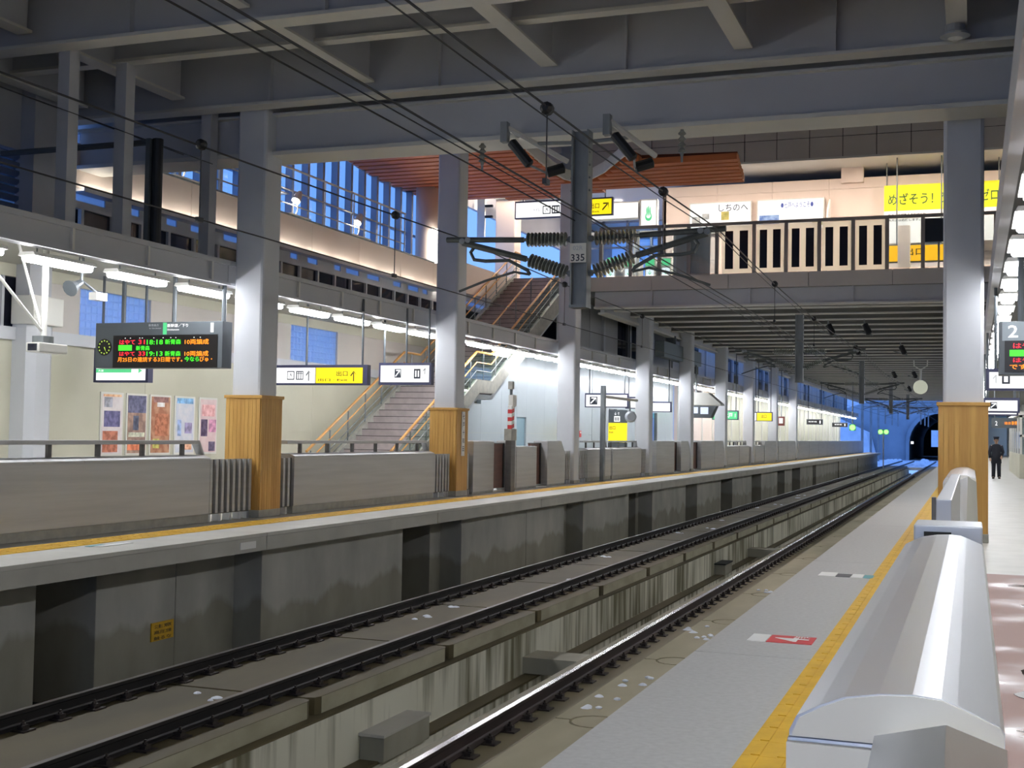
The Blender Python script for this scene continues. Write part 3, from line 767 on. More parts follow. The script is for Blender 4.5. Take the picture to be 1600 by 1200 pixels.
box('recess', M['dark_void'], t, -.205, -.085, 6.094, 6.102, 1.0, 1.085)
box('latch', M['white_frame'], t, -.17, -.11, 6.085, 6.094, 1.01, 1.045)
t = thing('platform_door', (-.2, 8, 0), 'pale sliding door leaf seen end-on beyond the box on the near platform', 'door')
box('leaf', M['grey_metal'], t, -.2, -.11, 8.0, 14.2, .05, 1.15, .006)
box('edge_seal', M['steel_dark'], t, -.225, -.2, 8.0, 8.1, .05, 1.16)
for i, (x, y, rx, ry) in enumerate([(.40, 8.9, .10, .16), (.34, 8.1, .09, .13), (.42, 7.2, .06, .1)]):
    t = thing('puddle', (x, y, 0), ['dark puddle on the red paving, furthest of three at the right edge', 'dark puddle on the red paving, middle of three at the right edge', 'small dark puddle on the red paving, nearest of three at the right edge'][i], 'puddle', 'puddles on the red paving')
    MB().prism([(x+rx*math.cos(a)*random.uniform(.85, 1.15), y+ry*math.sin(a)*random.uniform(.85, 1.15)) for a in [2*PI*k/18 for k in range(18)]], 'z', -.004, .002).build('water', mat('dark puddle water', S(60, 44, 42), None, .03), t)  # dark tint stands in for the round reflections on the wet paving

# ---------------------------------------------------------------- staircase
SX0, SX1 = -15.0, -12.8
sta = thing('staircase', (-13.9, 26.65, 0), 'wide grey stone staircase climbing from the far platform to the concourse', 'stairs')
rs = 2.77/16; tr = 5.25/16
def flight(y0, z0, n):
    for i in range(n):
        y = y0+i*tr; z = z0+i*rs
        MB().box(SX0+.06, SX1-.06, y, y+tr+.02, z, z+rs).build('step', M['stair'], sta)
        MB().box(SX0+.06, SX1-.06, y-.004, y+.03, z+rs-.012, z+rs+.003).build('nosing', M['nosing'], sta)
flight(26.65, 0, 16)
y1_ = 26.65+16*tr; y2_ = y1_+1.1
box('landing', M['stair'], sta, SX0, SX1, y1_, y2_+.05, 2.6, 2.77)
n2 = 24; rs2 = (6.88-2.77)/n2
for i in range(n2):
    y = y2_+i*tr; z = 2.77+i*rs2
    box('step', M['stair'], sta, SX0+.06, SX1-.06, y, y+tr+.02, z, z+rs2)
    box('nosing', M['nosing'], sta, SX0+.06, SX1-.06, y-.004, y+.03, z+rs2-.012, z+rs2+.003)
ytop = y2_+n2*tr
def stringer(x0, x1, m):
    MB().prism([(26.4, -.02), (26.6, .22), (y1_, 2.77+.2), (y2_, 2.77+.2), (ytop, 6.88+.2), (ytop, 6.45), (y2_+.15, 2.62), (y1_+.2, 2.62), (27.0, 0)], 'x', x0, x1).build('stringer', m, sta)
stringer(SX0-.04, SX0+.06, M['stone']); stringer(SX1-.06, SX1+.04, M['stone'])
MB().prism([(27.2, .02), (y1_+.2, 2.58), (y2_+.15, 2.58), (ytop, 6.42), (ytop, 6.3), (y2_+.2, 2.45), (y1_+.25, 2.45), (27.4, .02)], 'x', SX0+.05, SX1-.05).build('soffit', M['white_tile'], sta)
def hand(x, zo, m, r, nm):
    z = lambda y: (y-26.65)*(rs/tr)
    pts = [(x, 26.5, zo+.02), (x, y1_, 2.77+zo), (x, y2_, 2.77+zo), (x, ytop, 6.88+zo), (x, ytop+.5, 6.88+zo)]
    MB().tube(pts, r, 8).build(nm, m, sta)
for x in (SX0, SX1):
    hand(x, .97, M['handrail'], .035, 'handrail'); hand(x, .68, M['handrail'], .02, 'handrail')
    for zo in ((.45,) if x == SX1 else (.42, .25)): hand(x, zo, M['galv'], .014, 'guard_bar')
    yk = 26.7
    while yk < ytop+.3:
        zb = (yk-26.65)*rs/tr if yk < y1_ else (2.77 if yk < y2_ else min(6.88, 2.77+(yk-y2_)*rs2/tr))
        MB().tube([(x, yk, zb+.1), (x, yk, zb+.98)], .02, 6).build('baluster', M['galv'], sta); yk += .95
def glasspanel(ya, za, yb, zb):
    MB().prism([(ya+.02, za+.22), (yb-.02, zb+.22), (yb-.02, zb+.9), (ya+.02, za+.9)], 'x', SX1-.006, SX1+.006).build('glass_panel', M['glass_green'], sta)
pts = [(26.7+.95*k) for k in range(5)]
for a, b in zip(pts[:-1], pts[1:]): glasspanel(a, (a-26.65)*rs/tr, b, (b-26.65)*rs/tr)
glasspanel(30.5, (30.5-26.65)*rs/tr, y1_, 2.77); glasspanel(y1_, 2.77, y2_, 2.77)
pts = [y2_+(ytop-y2_)*k/6 for k in range(7)]
for a, b in zip(pts[:-1], pts[1:]): glasspanel(a, 2.77+(a-y2_)*rs2/tr, b, 2.77+(b-y2_)*rs2/tr)
# centre handrail of the upper flight
cxr = -13.6
MB().tube([(cxr, y2_+1.2, 2.77+1.2*rs2/tr+.9), (cxr, ytop-2.2, 6.88-2.2*rs2/tr+.9)], .03, 8).build('handrail', M['handrail'], sta)
for k in range(4):
    yk = y2_+1.3+k*(ytop-y2_-3.6)/3; zk = 2.77+(yk-y2_)*rs2/tr
    MB().tube([(cxr, yk, zk+.05), (cxr, yk, zk+.9)], .025, 6).build('baluster', M['galv'], sta)
# white wall under the upper flight and on
ww = struct('wall_stairwell', None, 'glossy white panel wall under and beyond the staircase', 'wall', (-14.2, 35, 0))
yv = [33.9, 35.8, 37.6, 39.05, 40.0, 41.9, 43.8, 45.8, 47.8]
for a, b in zip(yv[:-1], yv[1:]):
    z1 = 2.4 if a < 34 else min(4.3, 2.6+(a-33.5)*.5)
    if a == 39.05: box('wall_panel', M['white_tile'], ww, -14.35, -14.2, a+.003, b-.003, 2.06, max(z1, 2.4)); continue
    box('wall_panel', M['white_tile'], ww, -14.35, -14.2, a+.003, b-.003, 0, 1.5)
    box('wall_panel', M['white_tile'], ww, -14.35, -14.2, a+.003, b-.003, 1.505, max(1.6, z1))
d1 = struct('door_1', None, 'blue-grey door in the glossy white wall right of the striped post', 'door', (-14.25, 39.5, 0))
box('door_leaf', mat('blue grey door', S(128, 158, 172), None, .4), d1, -14.29, -14.25, 39.07, 39.97, .02, 2.05)
MB().tube([(-14.26, 39.2, 1.0), (-14.21, 39.2, 1.0), (-14.21, 39.34, 1.0)], .012, 6).build('door_handle', M['galv'], d1)
al = thing('alarm_box', (-14.2, 46, 1.5), 'small red alarm box on the white wall left of the third pillar', 'alarm')
box('body', M['red'], al, -14.2, -14.15, 46.0, 46.27, 1.4, 1.65, .01)
box('lens', M['white'], al, -14.15, -14.14, 46.08, 46.2, 1.55, 1.62)
# back enclosure behind wall
box_ = struct('wall_liftshaft', None, 'pale end wall of the room behind the lift lobby', 'wall', (-14, 50, 0))
box('wall_panel', M['white_tile'], box_, WX, -14.36, 47.6, 47.78, 0, 4.29)
lo = struct('wall_lobby', None, 'glazed white lift lobby wall between the third and fifth pillars', 'wall', (-13.5, 47, 0))
for a, b in [(47.85, 50.3), (52.5, 55.5), (58.8, 60.6), (60.6, 62.3)]:
    box('wall_panel', M['white_tile'], lo, -14.35, -14.2, a+.01, b-.01, 0, 2.59 if a == 52.5 else 4.29)
for y in (50.3, 51.4, 52.4, 55.6, 56.7, 57.7, 58.7): box('frame_post', M['galv'], lo, -14.3, -14.17, y, y+.07, 0, 2.6)
box('lintel', M['white_tile'], lo, -14.35, -14.2, 50.3, 58.8, 2.6, 4.29)
for a, b in [(50.37, 51.4), (51.47, 52.4), (55.67, 56.7), (56.77, 57.7), (57.77, 58.7)]: box('glass_panel', M['glass'], lo, -14.25, -14.24, a, b, .05, 2.58)
box('back_wall', M['cream'], lo, WX, WX+.1, 47.8, 62.3, 0, 4.29)
# lift signs
ls = thing('lift_sign', (-12.95, 47, 0), 'lift pictogram panel, dark above and yellow below, left of the fourth pillar', 'sign')
box('dark_panel', M['frame'], ls, -13.28, -12.55, 47.0, 47.1, 1.98, 2.48)
box('stand', M['frame'], ls, -13.3, -12.53, 47.02, 47.1, 0, 1.21); box('yellow_panel', M['sign_yellow'], ls, -13.28, -12.55, 47.0, 47.1, 1.22, 1.98)
box('lift_pictogram', M['ink_white'], ls, -13.05, -12.82, 46.98, 47.0, 2.03, 2.24)
for k in range(3): box('figure', M['frame'], ls, -13.02+k*.065, -12.98+k*.065, 46.97, 46.98, 2.06, 2.2)
text('↓ ↑', M['ink_white'], ls, '-y', -13.04, -12.83, 2.28, 2.4, 46.99)
text('出口', M['ink_black'], ls, '-y', -13.24, -13.0, 1.72, 1.86, 46.99)
text('Exit', M['ink_black'], ls, '-y', -13.24, -13.08, 1.58, 1.65, 46.99)
# rear wall further along
w2 = struct('wall_left_far', None, 'grey-beige rear wall of the far platform towards the tunnel', 'wall', (WX, 61, 0))
y = 62.4
while y < YF-3:
    box('wall_panel', M['warm_wall'] if y < 73 else M['cream'], w2, -14.2, -14.0, y+.02, y+3.0-.02, 0, 4.3)
    box('panel_rib', M['white_frame'], w2, -14.0, -13.93, y-.05, y+.05, 0, 4.1); y += 3.0
box('blue_window', M['dark_glass'], w2, -14.0, -13.98, 66.5, 68.5, 2.6, 4.0)

# ---------------------------------------------------------------- signs
def plate_sign(name, x0, x1, y, z0, z1, lab, cat='sign', ztop=4.3, depth=.16, frame=None, nposts=2, group=None):
    t = thing(name, ((x0+x1)/2, y, z0), lab, cat, group)
    box('housing', frame or M['frame_blue'], t, x0-.05, x1+.05, y+.004, y+depth, z0-.04, z1+.06)
    for k in range(nposts):
        x = x0+(x1-x0)*((k+.08)/(nposts-1+.16) if nposts > 1 else .5)
        MB().tube([(x, y+depth/2, z1+.05), (x, y+depth/2, ztop)], .025, 8).build('hanger', M['frame'], t)
    return t
# departure board
bx0, bx1, by, bz0, bz1 = -14.78, -12.12, 18.42, 2.55, 3.36
db = thing('departure_board', (-13.4, by, bz0), 'dark departure board with clock, red green and orange text, left of the first pillar', 'departure board')
box('housing', M['frame'], db, bx0, bx1, by, by+.3, bz0, bz1, .01)
for x in (-14.3, -13.22, -12.2): MB().tube([(x, by+.15, bz1), (x, by+.15, 4.3)], .04, 8).build('hanger', M['frame'], db)
U = lambda px: bx0+(px-82)/(1290-82)*(bx1-bx0)
V = lambda py: bz1-(py-45)/(468-45)*(bz1-bz0)
face = box('display_face', M['led_face'], db, U(262), U(1248), by-.012, by, V(466), V(165))
fy = by-.016
for body, m, a, b, c, d in [('はやて', 'led_r', 325, 475, 205, 250), ('31', 'led_r', 508, 570, 207, 248), ('18:18', 'led_g', 588, 742, 207, 252), ('新青森', 'led_g', 762, 912, 205, 252), ('10両編成', 'led_o', 948, 1170, 205, 255),
                          ('新青森', 'led_g', 485, 618, 262, 305), ('はやて', 'led_r', 325, 475, 315, 355), ('33', 'led_r', 512, 575, 315, 355), ('19:13', 'led_g', 588, 742, 315, 358), ('新青森', 'led_g', 762, 912, 313, 360), ('10両編成', 'led_o', 948, 1170, 313, 362),
                          ('月25日の連続する3日間です。', 'led_o', 310, 930, 366, 412), ('今なら', 'led_g', 948, 1085, 364, 410), ('びゅ・', 'led_o', 1090, 1205, 364, 412)]:
    text(body, M[m], face, '-y', U(a), U(b), V(d), V(c), fy)
box('green_cell', M['led_g'], face, U(315), U(445), fy, by-.012, V(306), V(255))
for a in (375, 425, 515, 540, 650, 738, 810, 858, 1028, 1086): box('column_mark', M['ink_white'], face, U(a), U(a+8), fy, by-.012, V(194), V(187))
box('green_divider', M['sign_green'], db, U(735), U(770), by-.006, by, V(160), V(52))
text('新青森方', M['ink_pale'], db, '-y', U(598), U(695), V(85), V(62), by-.006)
text('for Shin-Aomori', M['ink_pale'], db, '-y', U(605), U(718), V(108), V(95), by-.006)
text('新幹線／下り', M['ink_white'], db, '-y', U(775), U(972), V(95), V(62), by-.006)
text('Shinkansen', M['ink_white'], db, '-y', U(775), U(888), V(124), V(108), by-.006)
text('1', M['ink_white'], db, '-y', U(1180), U(1208), V(146), V(60), by-.006)
ck = MB()
cxk, czk = U(176), V(272)
ckf = MB().lathe((cxk, by-.012, czk), (cxk, by, czk), [(0, .15), (1, .15)], 24).build('clock_face', M['led_face'], db)
cm = MB()
for k in range(12):
    a = k*PI/6; cm.lathe((cxk+.115*math.sin(a), by-.018, czk+.115*math.cos(a)), (cxk+.115*math.sin(a), by-.012, czk+.115*math.cos(a)), [(0, .013), (1, .013)], 8)
def hand2(a, l, w_):
    dx, dz = math.sin(a), math.cos(a)
    cm.add([(cxk-dz*w_, by-.016, czk+dx*w_), (cxk+dz*w_, by-.016, czk-dx*w_), (cxk+dx*l, by-.016, czk+dz*l)], [(0, 1, 2)])
hand2(2*PI*(17.07/12), .07, .012); hand2(2*PI*(26/60), .1, .01)
cm.build('clock_marks', em('clock green', (.45, .62, .08, 1), .8), ckf)
# station name sign
sn = plate_sign('station_sign', -15.22, -14.12, 19.0, 2.36, 2.9, 'white and green station name sign with arrow, partly behind the departure board', nposts=2)
box('face', M['sign_white'], sn, -15.2, -14.12, 18.99, 19.004, 2.36, 2.9)
box('green_band', M['sign_green'], sn, -15.2, -14.42, 18.985, 18.99, 2.50, 2.57)
text('七戸十和田', M['ink'], sn, '-y', -15.0, -14.4, 2.64, 2.78, 18.985)
text('大宮', M['ink_white'], sn, '-y', -15.15, -15.03, 2.515, 2.555, 18.982)
text('▶', M['sign_green'], sn, '-y', -14.26, -14.18, 2.49, 2.58, 18.985)
# exit sign
ey = 23.6
es = plate_sign('exit_sign', -14.9, -12.0, ey, 2.51, 2.84, 'hanging sign with wheelchair and toilet pictograms beside a yellow exit panel', nposts=3)
xx0 = -14.12; xs = lambda px: -14.12 + (px-432)/(563-432)*2.06
wf = box('white_face', M['sign_white'], es, -14.9, xs(491), ey-.008, ey+.004, 2.51, 2.84)
yf = box('yellow_face', M['sign_yellow'], es, xs(492.5), xs(563), ey-.008, ey+.004, 2.51, 2.84)
def dark_square(t, x0, x1, z0, z1, y):
    return box('pictogram_ground', M['ink'], t, x0, x1, y-.003, y, z0, z1)
fy = ey-.008
dark_square(wf, xs(448), xs(459), 2.58, 2.77, fy); text('♿', M['ink_white'], wf, '-y', xs(449), xs(458), 2.6, 2.75, fy-.006)
dark_square(wf, xs(462), xs(473), 2.58, 2.77, fy)
for k in range(2):
    for j in range(2): pass
for k in range(3):
    a = xs(463.6+k*3.2); box('figure_body', M['ink_white'], wf, a, a+.03, fy-.006, fy-.003, 2.6, 2.71); MB().lathe((a+.015, fy-.007, 2.735), (a+.015, fy-.003, 2.735), [(0, .016), (1, .016)], 8).build('figure_head', M['ink_white'], wf)
text('↑', M['ink'], wf, '-y', xs(477), xs(486), 2.56, 2.78, fy-.004)
text('トイレ', M['ink_pale'], wf, '-y', xs(433), xs(444), 2.66, 2.72, fy-.004)
text('出口', M['ink_black'], yf, '-y', xs(524), xs(541), 2.66, 2.77, fy-.004)
text('出口 · Exit', M['ink_black'], yf, '-y', xs(496), xs(541), 2.55, 2.61, fy-.004)
text('↑', M['ink_black'], yf, '-y', xs(545), xs(555), 2.55, 2.77, fy-.004)
# second sign
fy = 25.6
e2 = plate_sign('escalator_sign', -12.62, -11.42, fy, 2.60, 3.0, 'white hanging sign with escalator and lift pictograms left of the second pillar', nposts=3)
wf = box('white_face', M['sign_white'], e2, -12.62, -11.42, fy-.008, fy+.004, 2.62, 3.0)
xs2 = lambda px: -12.62+(px-597)/(672-597)*1.2
dark_square(wf, xs2(619), xs2(629), 2.72, 2.92, fy-.008); text('↗', M['ink_white'], wf, '-y', xs2(620), xs2(628), 2.74, 2.9, fy-.014)
box('lift_outline', M['ink'], wf, xs2(649), xs2(659), fy-.011, fy-.008, 2.7, 2.92)
for k in range(2): box('lift_figure', M['ink_white'], wf, xs2(651+k*4), xs2(653+k*4), fy-.014, fy-.011, 2.74, 2.88)
text('↑', M['ink'], wf, '-y', xs2(663), xs2(669), 2.8, 2.94, fy-.012); text('ホーム', M['ink_pale'], wf, '-y', xs2(662), xs2(670), 2.68, 2.73, fy-.012)
# further signs over the left platform
def white_sign(x0, x1, y, z0, z1, lab, m='sign_white', frame=None, posts=2):
    t = plate_sign('platform_sign', x0, x1, y, z0, z1, lab, nposts=posts, ztop=4.3 if x1 < -12.1 else 6.43, group='small hanging signs along the far platform', frame=frame)
    box('face', M[m], t, x0, x1, y-.008, y+.004, z0, z1)
    return t
t = white_sign(-13.75, -12.15, 45.5, 2.58, 3.02, 'white hanging sign with escalator pictogram left of the fourth pillar')
dark_square(t, -13.6, -13.3, 2.65, 2.95, 45.49); text('↗', M['ink_white'], t, '-y', -13.58, -13.34, 2.68, 2.92, 45.485)
white_sign(-13.1, -12.1, 49, 2.62, 3.0, 'white hanging sign just right of the fourth pillar')
white_sign(-12.9, -12.0, 52.0, 2.55, 2.9, 'white hanging sign between fourth and fifth pillars')
t = white_sign(-12.9, -11.6, 66, 2.45, 2.85, 'green station name sign right of the sixth pillar', 'sign_green'); text('七戸 1', M['ink_white'], t, '-y', -12.3, -11.7, 2.52, 2.78, 65.985)
white_sign(-12.6, -11.95, 74.3, 2.5, 2.95, 'white sign left of the far yellow sign')
t = white_sign(-11.85, -11.0, 74.0, 2.5, 2.95, 'far yellow sign between the seventh and eighth pillars', 'sign_yellow'); text('出口', M['ink_black'], t, '-y', -11.6, -11.3, 2.65, 2.85, 73.985)
t = white_sign(-12.1, -10.95, 100, 2.62, 2.95, 'dark platform number sign beyond the last pillar', 'led_face', M['frame']); text('新幹線', M['ink_white'], t, '-y', -12.0, -11.35, 2.76, 2.86, 99.98); text('1', M['ink_white'], t, '-y', -11.15, -11.05, 2.68, 2.9, 99.98)
t = white_sign(-13.0, -11.6, 128, 2.72, 3.05, 'furthest dark platform number sign near the tunnel end', 'led_face', M['frame']); text('新幹線', M['ink_white'], t, '-y', -12.8, -12.1, 2.86, 2.98, 127.98); text('1', M['ink_white'], t, '-y', -11.85, -11.75, 2.78, 3.0, 127.98)
t = thing('emergency_panel', (-12, 79, 2), 'small dark red and white panel between the seventh and eighth pillars', 'panel')
box('body', mat('dark red panel', S(120, 60, 50), None, .5), t, -11.95, -11.5, 83, 83.2, 2.3, 2.9); box('paper', M['white'], t, -11.85, -11.6, 82.98, 83, 2.45, 2.8)
MB().tube([(-11.72, 83.1, 2.9), (-11.72, 83.1, 6.43)], .04, 6).build('hanger', M['galv'], t)
# hooded monitors
tv = thing('monitor_hood', (-11.4, 56, 2.4), 'dark double monitor under a pale sloping hood between the fifth and sixth pillars', 'monitor')
MB().prism([(-11.95, 3.5), (-11.2, 3.5), (-10.6, 2.98), (-10.6, 2.93), (-11.95, 2.93)], 'y', 56.0, 56.9).build('hood', M['white_frame'], tv)
MB().prism([(-11.95, 2.9), (-10.8, 2.9), (-11.05, 2.35), (-11.95, 2.35)], 'y', 55.95, 56.6).build('cabinet', M['frame'], tv)
box('screen', M['screen'], tv, -11.9, -11.62, 55.93, 55.95, 2.55, 2.83); box('screen', M['screen'], tv, -11.5, -11.15, 55.93, 55.95, 2.52, 2.83)
MB().tube([(-11.8, 56.4, 3.5), (-11.8, 56.4, 4.75)], .05, 6).build('hanger', M['galv'], tv)
# speaker bracket and lamp at far left
sk = thing('platform_camera', (-12.65, 14.6, 2.5), 'white bracketed fixture hanging on braced pipes below the far canopy at left', 'camera')
MB().tube([(-12.65, 14.62, 4.3), (-12.65, 14.62, 2.78)], .045, 8).build('drop_pipe', M['white_frame'], sk)
MB().tube([(-12.65, 13.4, 3.8), (-12.65, 14.57, 2.88)], .022, 8).build('brace', M['white_frame'], sk)
MB().tube([(-13.2, 14.62, 4.3), (-12.68, 14.62, 2.88)], .022, 8).build('brace', M['white_frame'], sk)
box('bracket', M['galv'], sk, -12.75, -12.55, 14.5, 14.72, 2.70, 2.80)
box('body', M['white_frame'], sk, -12.77, -12.53, 14.4, 15.0, 2.56, 2.70, .015)
box('lens', M['dark_glass'], sk, -12.73, -12.57, 14.39, 14.4, 2.58, 2.68)
s2 = thing('loudspeaker', (-12.9, 15.6, 3.6), 'dark horn loudspeaker and camera under the far canopy, above the glass blocks', 'speaker')
MB().lathe((-12.9, 15.7, 3.72), (-12.9, 15.45, 3.6), [(0, .05), (.5, .07), (1, .13)], 12).build('horn', M['frame'], s2)
MB().tube([(-12.9, 15.7, 3.72), (-12.9, 15.75, 4.3)], .02, 6).build('hanger', M['galv'], s2)
box('white_box', M['white_frame'], s2, -12.95, -12.8, 15.95, 16.2, 3.48, 3.6)
MB().tube([(-12.88, 16.05, 3.6), (-12.9, 15.72, 3.75)], .02, 6).build('arm', M['frame'], s2)

# ---------------------------------------------------------------- near hall roof
def xbeam(y, zb, h, bw, x0, x1, lab, stiff=True, m=None):
    t = thing('roof_crossbeam', ((x0+x1)/2, y, zb), lab, 'beam', 'cross beams of the hall roof')
    box('web', m or M['steel_paint'], t, x0, x1, y-.05, y+.05, zb+.05, zb+h)
    box('bottom_flange', M['flange'], t, x0, x1, y-bw/2, y+bw/2, zb, zb+.05)
    box('top_flange', M['flange'], t, x0, x1, y-bw/2, y+bw/2, zb+h, zb+h+.04)
    if stiff:
        x = x0+1.55
        while x < x1:
            box('stiffener', M['steel_paint'], t, x-.02, x+.02, y-bw/2+.02, y-.05, zb+.05, zb+h); x += 3.1
    return t
def ybeam(x, y0, y1, zb, h, bw, lab):
    t = thing('roof_long_beam', (x, y0, zb), lab, 'beam', 'lengthwise beams of the hall roof')
    box('web', M['steel_paint'], t, x-.04, x+.04, y0, y1, zb+.04, zb+h)
    box('bottom_flange', M['flange'], t, x-bw/2, x+bw/2, y0, y1, zb, zb+.04)
    return t
XL, XR = WX-.2, 6.0
ynames = {18.3: 'third deep roof cross beam, directly before the main girder', 14.55: 'second deep roof cross beam across the top of the picture', 10.8: 'deep roof cross beam above the top picture edge', 7.05: 'deep roof cross beam over the camera side', 3.3: 'deep roof cross beam behind the camera'}
for y, nm in ynames.items():
    xbeam(y, 7.0, 1.15, .34, XL, XR, nm)
for y, nm in {16.4: 'shallow roof cross beam between the two deep beams in view', 12.65: 'shallow roof cross beam at the top picture edge', 8.9: 'shallow roof cross beam over the tracks nearer the camera'}.items():
    xbeam(y, 7.32, .8, .22, XL, XR, nm, False)
bays = [(14.72, 18.13, 'in the last bay before the main girder'), (10.97, 14.38, 'in the second last bay'), (7.2, 10.63, 'in the bay above the camera')]
for a, b, bn in bays:
    for i, x in enumerate((-15.0, -12.95, -9.3, -6.15, -3.15, -.2, 2.9)):
        ybeam(x, a, b, 7.2, .95, .27, '%s lengthwise roof beam from the left %s' % (ordinal(i), bn))
rf = struct('ceiling_roof', None, 'corrugated steel roof deck above the beam grid', 'ceiling', (-5, 5, 8.2))
prof = []
x = XL
pts = []
k = 0
while x < XR:
    pts += [(x, 8.2), (x+.12, 8.2), (x+.16, 8.27), (x+.28, 8.27)]; x += .32
pts += [(XR, 8.35), (XL, 8.35)]
MB().prism(pts, 'y', YN, 19.4).build('deck_sheet', M['deck'], rf)
for i, (x, y) in enumerate([(-11.5, 16.1), (-8.0, 17.5), (-7.6, 17.2), (-4.9, 17.4), (-1.6, 17.5)]):
    t = thing('roof_conduit', (x, y, 7.9), '%s thin conduit crossing below the roof deck, from the left' % ordinal(i), 'pipe', 'conduits below the roof deck')
    MB().tube([(x-1.3, y-.3, 7.95), (x+1.3, y+.25, 7.85)], .03, 6).build('pipe', M['galv'], t)
    box('clamp', M['galv'], t, x-.05, x+.05, y-.06, y+.06, 7.88, 8.2)
gd = thing('main_girder', (-5, 19, 6.28), 'main grey girder across the tracks from the first left pillar to the right pillar', 'beam')
box('web', M['steel_paint'], gd, WX, XR, 18.85, 19.35, 6.33, 6.96)
box('bottom_flange', M['flange'], gd, WX+.01, XR-.01, 18.72, 19.48, 6.26, 6.33)
box('top_flange', M['flange'], gd, WX+.01, XR-.01, 18.72, 19.48, 6.96, 7.0)
t = struct('wall_gable', MB().box(XL, XR, 18.95, 19.25, 7.0, 12.2).build('wall_gable', M['steel_paint']), 'grey gable wall above the main girder', 'wall')
t = thing('ceiling_lamp', (-.22, 18.2, 7.1), 'round unlit lamp at the end of the roof beam above the right pillar', 'lamp')
MB().lathe((-.22, 17.95, 7.2), (-.22, 17.95, 7.02), [(0, .13), (.5, .14), (.7, .2), (.85, .2), (1, .1)], 16).build('body', M['grey_metal'], t)
MB().lathe((-.22, 17.95, 7.02), (-.22, 17.95, 6.99), [(0, .1), (1, .04)], 16).build('lens', M['white'], t)
# left upper wall with louvres
lw = struct('wall_left_upper', None, 'dark upper left wall above the canopy', 'wall', (WX, 5, 4.4))
box('wall_panel', M['steel_paint'], lw, WX-.2, WX, YN, 13.9, 4.4, 8.3)
box('wall_panel', M['steel_paint'], lw, WX-.2, WX, 13.9, 18.6, 6.3, 8.3)
box('wall_panel', M['steel_paint'], lw, WX-.2, WX, 13.9, 18.6, 4.4, 4.95)
lv = struct('window_4', None, 'dark louvred window high on the left wall', 'window', (WX, 14, 4.95))
for k in range(9):
    z = 4.98+k*.148
    MB().prism([(WX-.16, z), (WX-.15, z-.01), (WX-.03, z+.07), (WX-.04, z+.08)], 'y', 13.95, 18.15).build('louvre', M['mullion'], lv)
for y in (13.9, 15.3, 16.7, 17.4, 18.12): box('frame', M['steel_paint'], lv, WX-.18, WX+.02, y, y+.06, 4.95, 6.3)
box('pane', M['glass_dark'], lv, WX-.2, WX-.19, 13.95, 18.15, 4.95, 6.3)
# upper posts standing on the canopy
for i, (y, x) in enumerate([(14.7, -12.5), (16.0, -12.5), (18.5, -12.62), (12.9, -12.5)]):
    t = thing('canopy_post', (x, y, 4.42), ['pale steel post on the canopy at the far left', 'pale steel post on the canopy left of the black pole', 'pale steel post on the canopy touching the first pillar', 'pale steel post on the canopy outside the left picture edge'][i], 'post', 'steel posts on the far canopy')
    box('post', M['steel_paint'], t, x-.1, x+.1, y, y+.22, 4.42, 7.2); box('foot_plate', M['galv'], t, x-.14, x+.14, y-.04, y+.26, 4.42, 4.45)
t = thing('black_pole', (-11.75, 16, 4.42), 'thick black pole standing on the far canopy beam', 'pole')
MB().tube([(-12.18, 16.55, 4.42), (-12.18, 16.55, 6.1)], .085, 12).build('pole', M['black'], t)
box('sleeve', M['frame'], t, -12.34, -12.26, 16.45, 16.65, 4.42, 6.1)  # lighter strip stands in for the lit side of the pole
MB().tube([(-15.3, 16.55, 6.06), (-12.2, 16.55, 6.06)], .05, 8).build('arm', M['frame'], t)

# ---------------------------------------------------------------- gallery above the far platform
gp = struct('wall_gallery', None, 'bright beige parapet of the upper gallery along the left side', 'wall', (WX, 18.7, 5.9))
yv = [18.72, 20.1, 22.4, 25.0, 27.6, 30.2, 32.8, 35.2]
for a, b in zip(yv[:-1], yv[1:]): box('parapet_panel', M['warm_wall'], gp, WX-.12, WX, a+.008, b-.008, 5.94, 6.72)
box('floor_slab', M['stone'], gp, -17.4, WX-.12, 18.72, 41, 5.94, 6.2)
box('coping', M['galv'], gp, WX-.3, WX+.02, 18.72, 35.2, 6.72, 6.76)
MB().add([(WX, 35.2, 5.94), (WX, 35.2, 6.72), (-15.1, 36.6, 5.94), (-15.1, 36.6, 6.9), (-15.0, 40.8, 6.0), (-15.0, 40.8, 6.9), (WX-.1, 35.2, 5.94), (WX-.1, 35.2, 6.72), (-15.2, 36.6, 5.94), (-15.2, 36.6, 6.9), (-15.1, 40.8, 6.0), (-15.1, 40.8, 6.9)],
    [(0, 1, 3, 2), (2, 3, 5, 4), (6, 8, 9, 7), (8, 10, 11, 9), (1, 7, 9, 3), (3, 9, 11, 5), (0, 2, 8, 6), (2, 4, 10, 8)]).build('curved_parapet', M['warm_wall'], gp)
cl = struct('window_5', None, 'row of small dark clerestory windows below the gallery parapet', 'window', (WX, 19, 5))
box('top_band', M['steel_paint'], cl, WX-.12, WX-.04, 18.72, 41, 5.84, 5.94)
box('mid_band', M['steel_paint'], cl, WX-.12, WX-.02, 18.72, 41, 5.56, 5.7)
box('sill', M['steel_paint'], cl, WX-.12, WX+.05, 18.72, 41, 4.4, 5.02)
box('slit_glazing', M['glass_block'], cl, WX-.10, WX-.07, 18.72, 41, 5.70, 5.84)
random.seed(3)
y = 19.3
while y < 37:
    L = random.choice((.3, .5, .9))
    box('slit_shutter', M['steel_paint'], cl, WX-.06, WX-.03, y+.35, y+.35+L, 5.69, 5.85); y += L+random.choice((.35, .5, .75))
y = 19.0
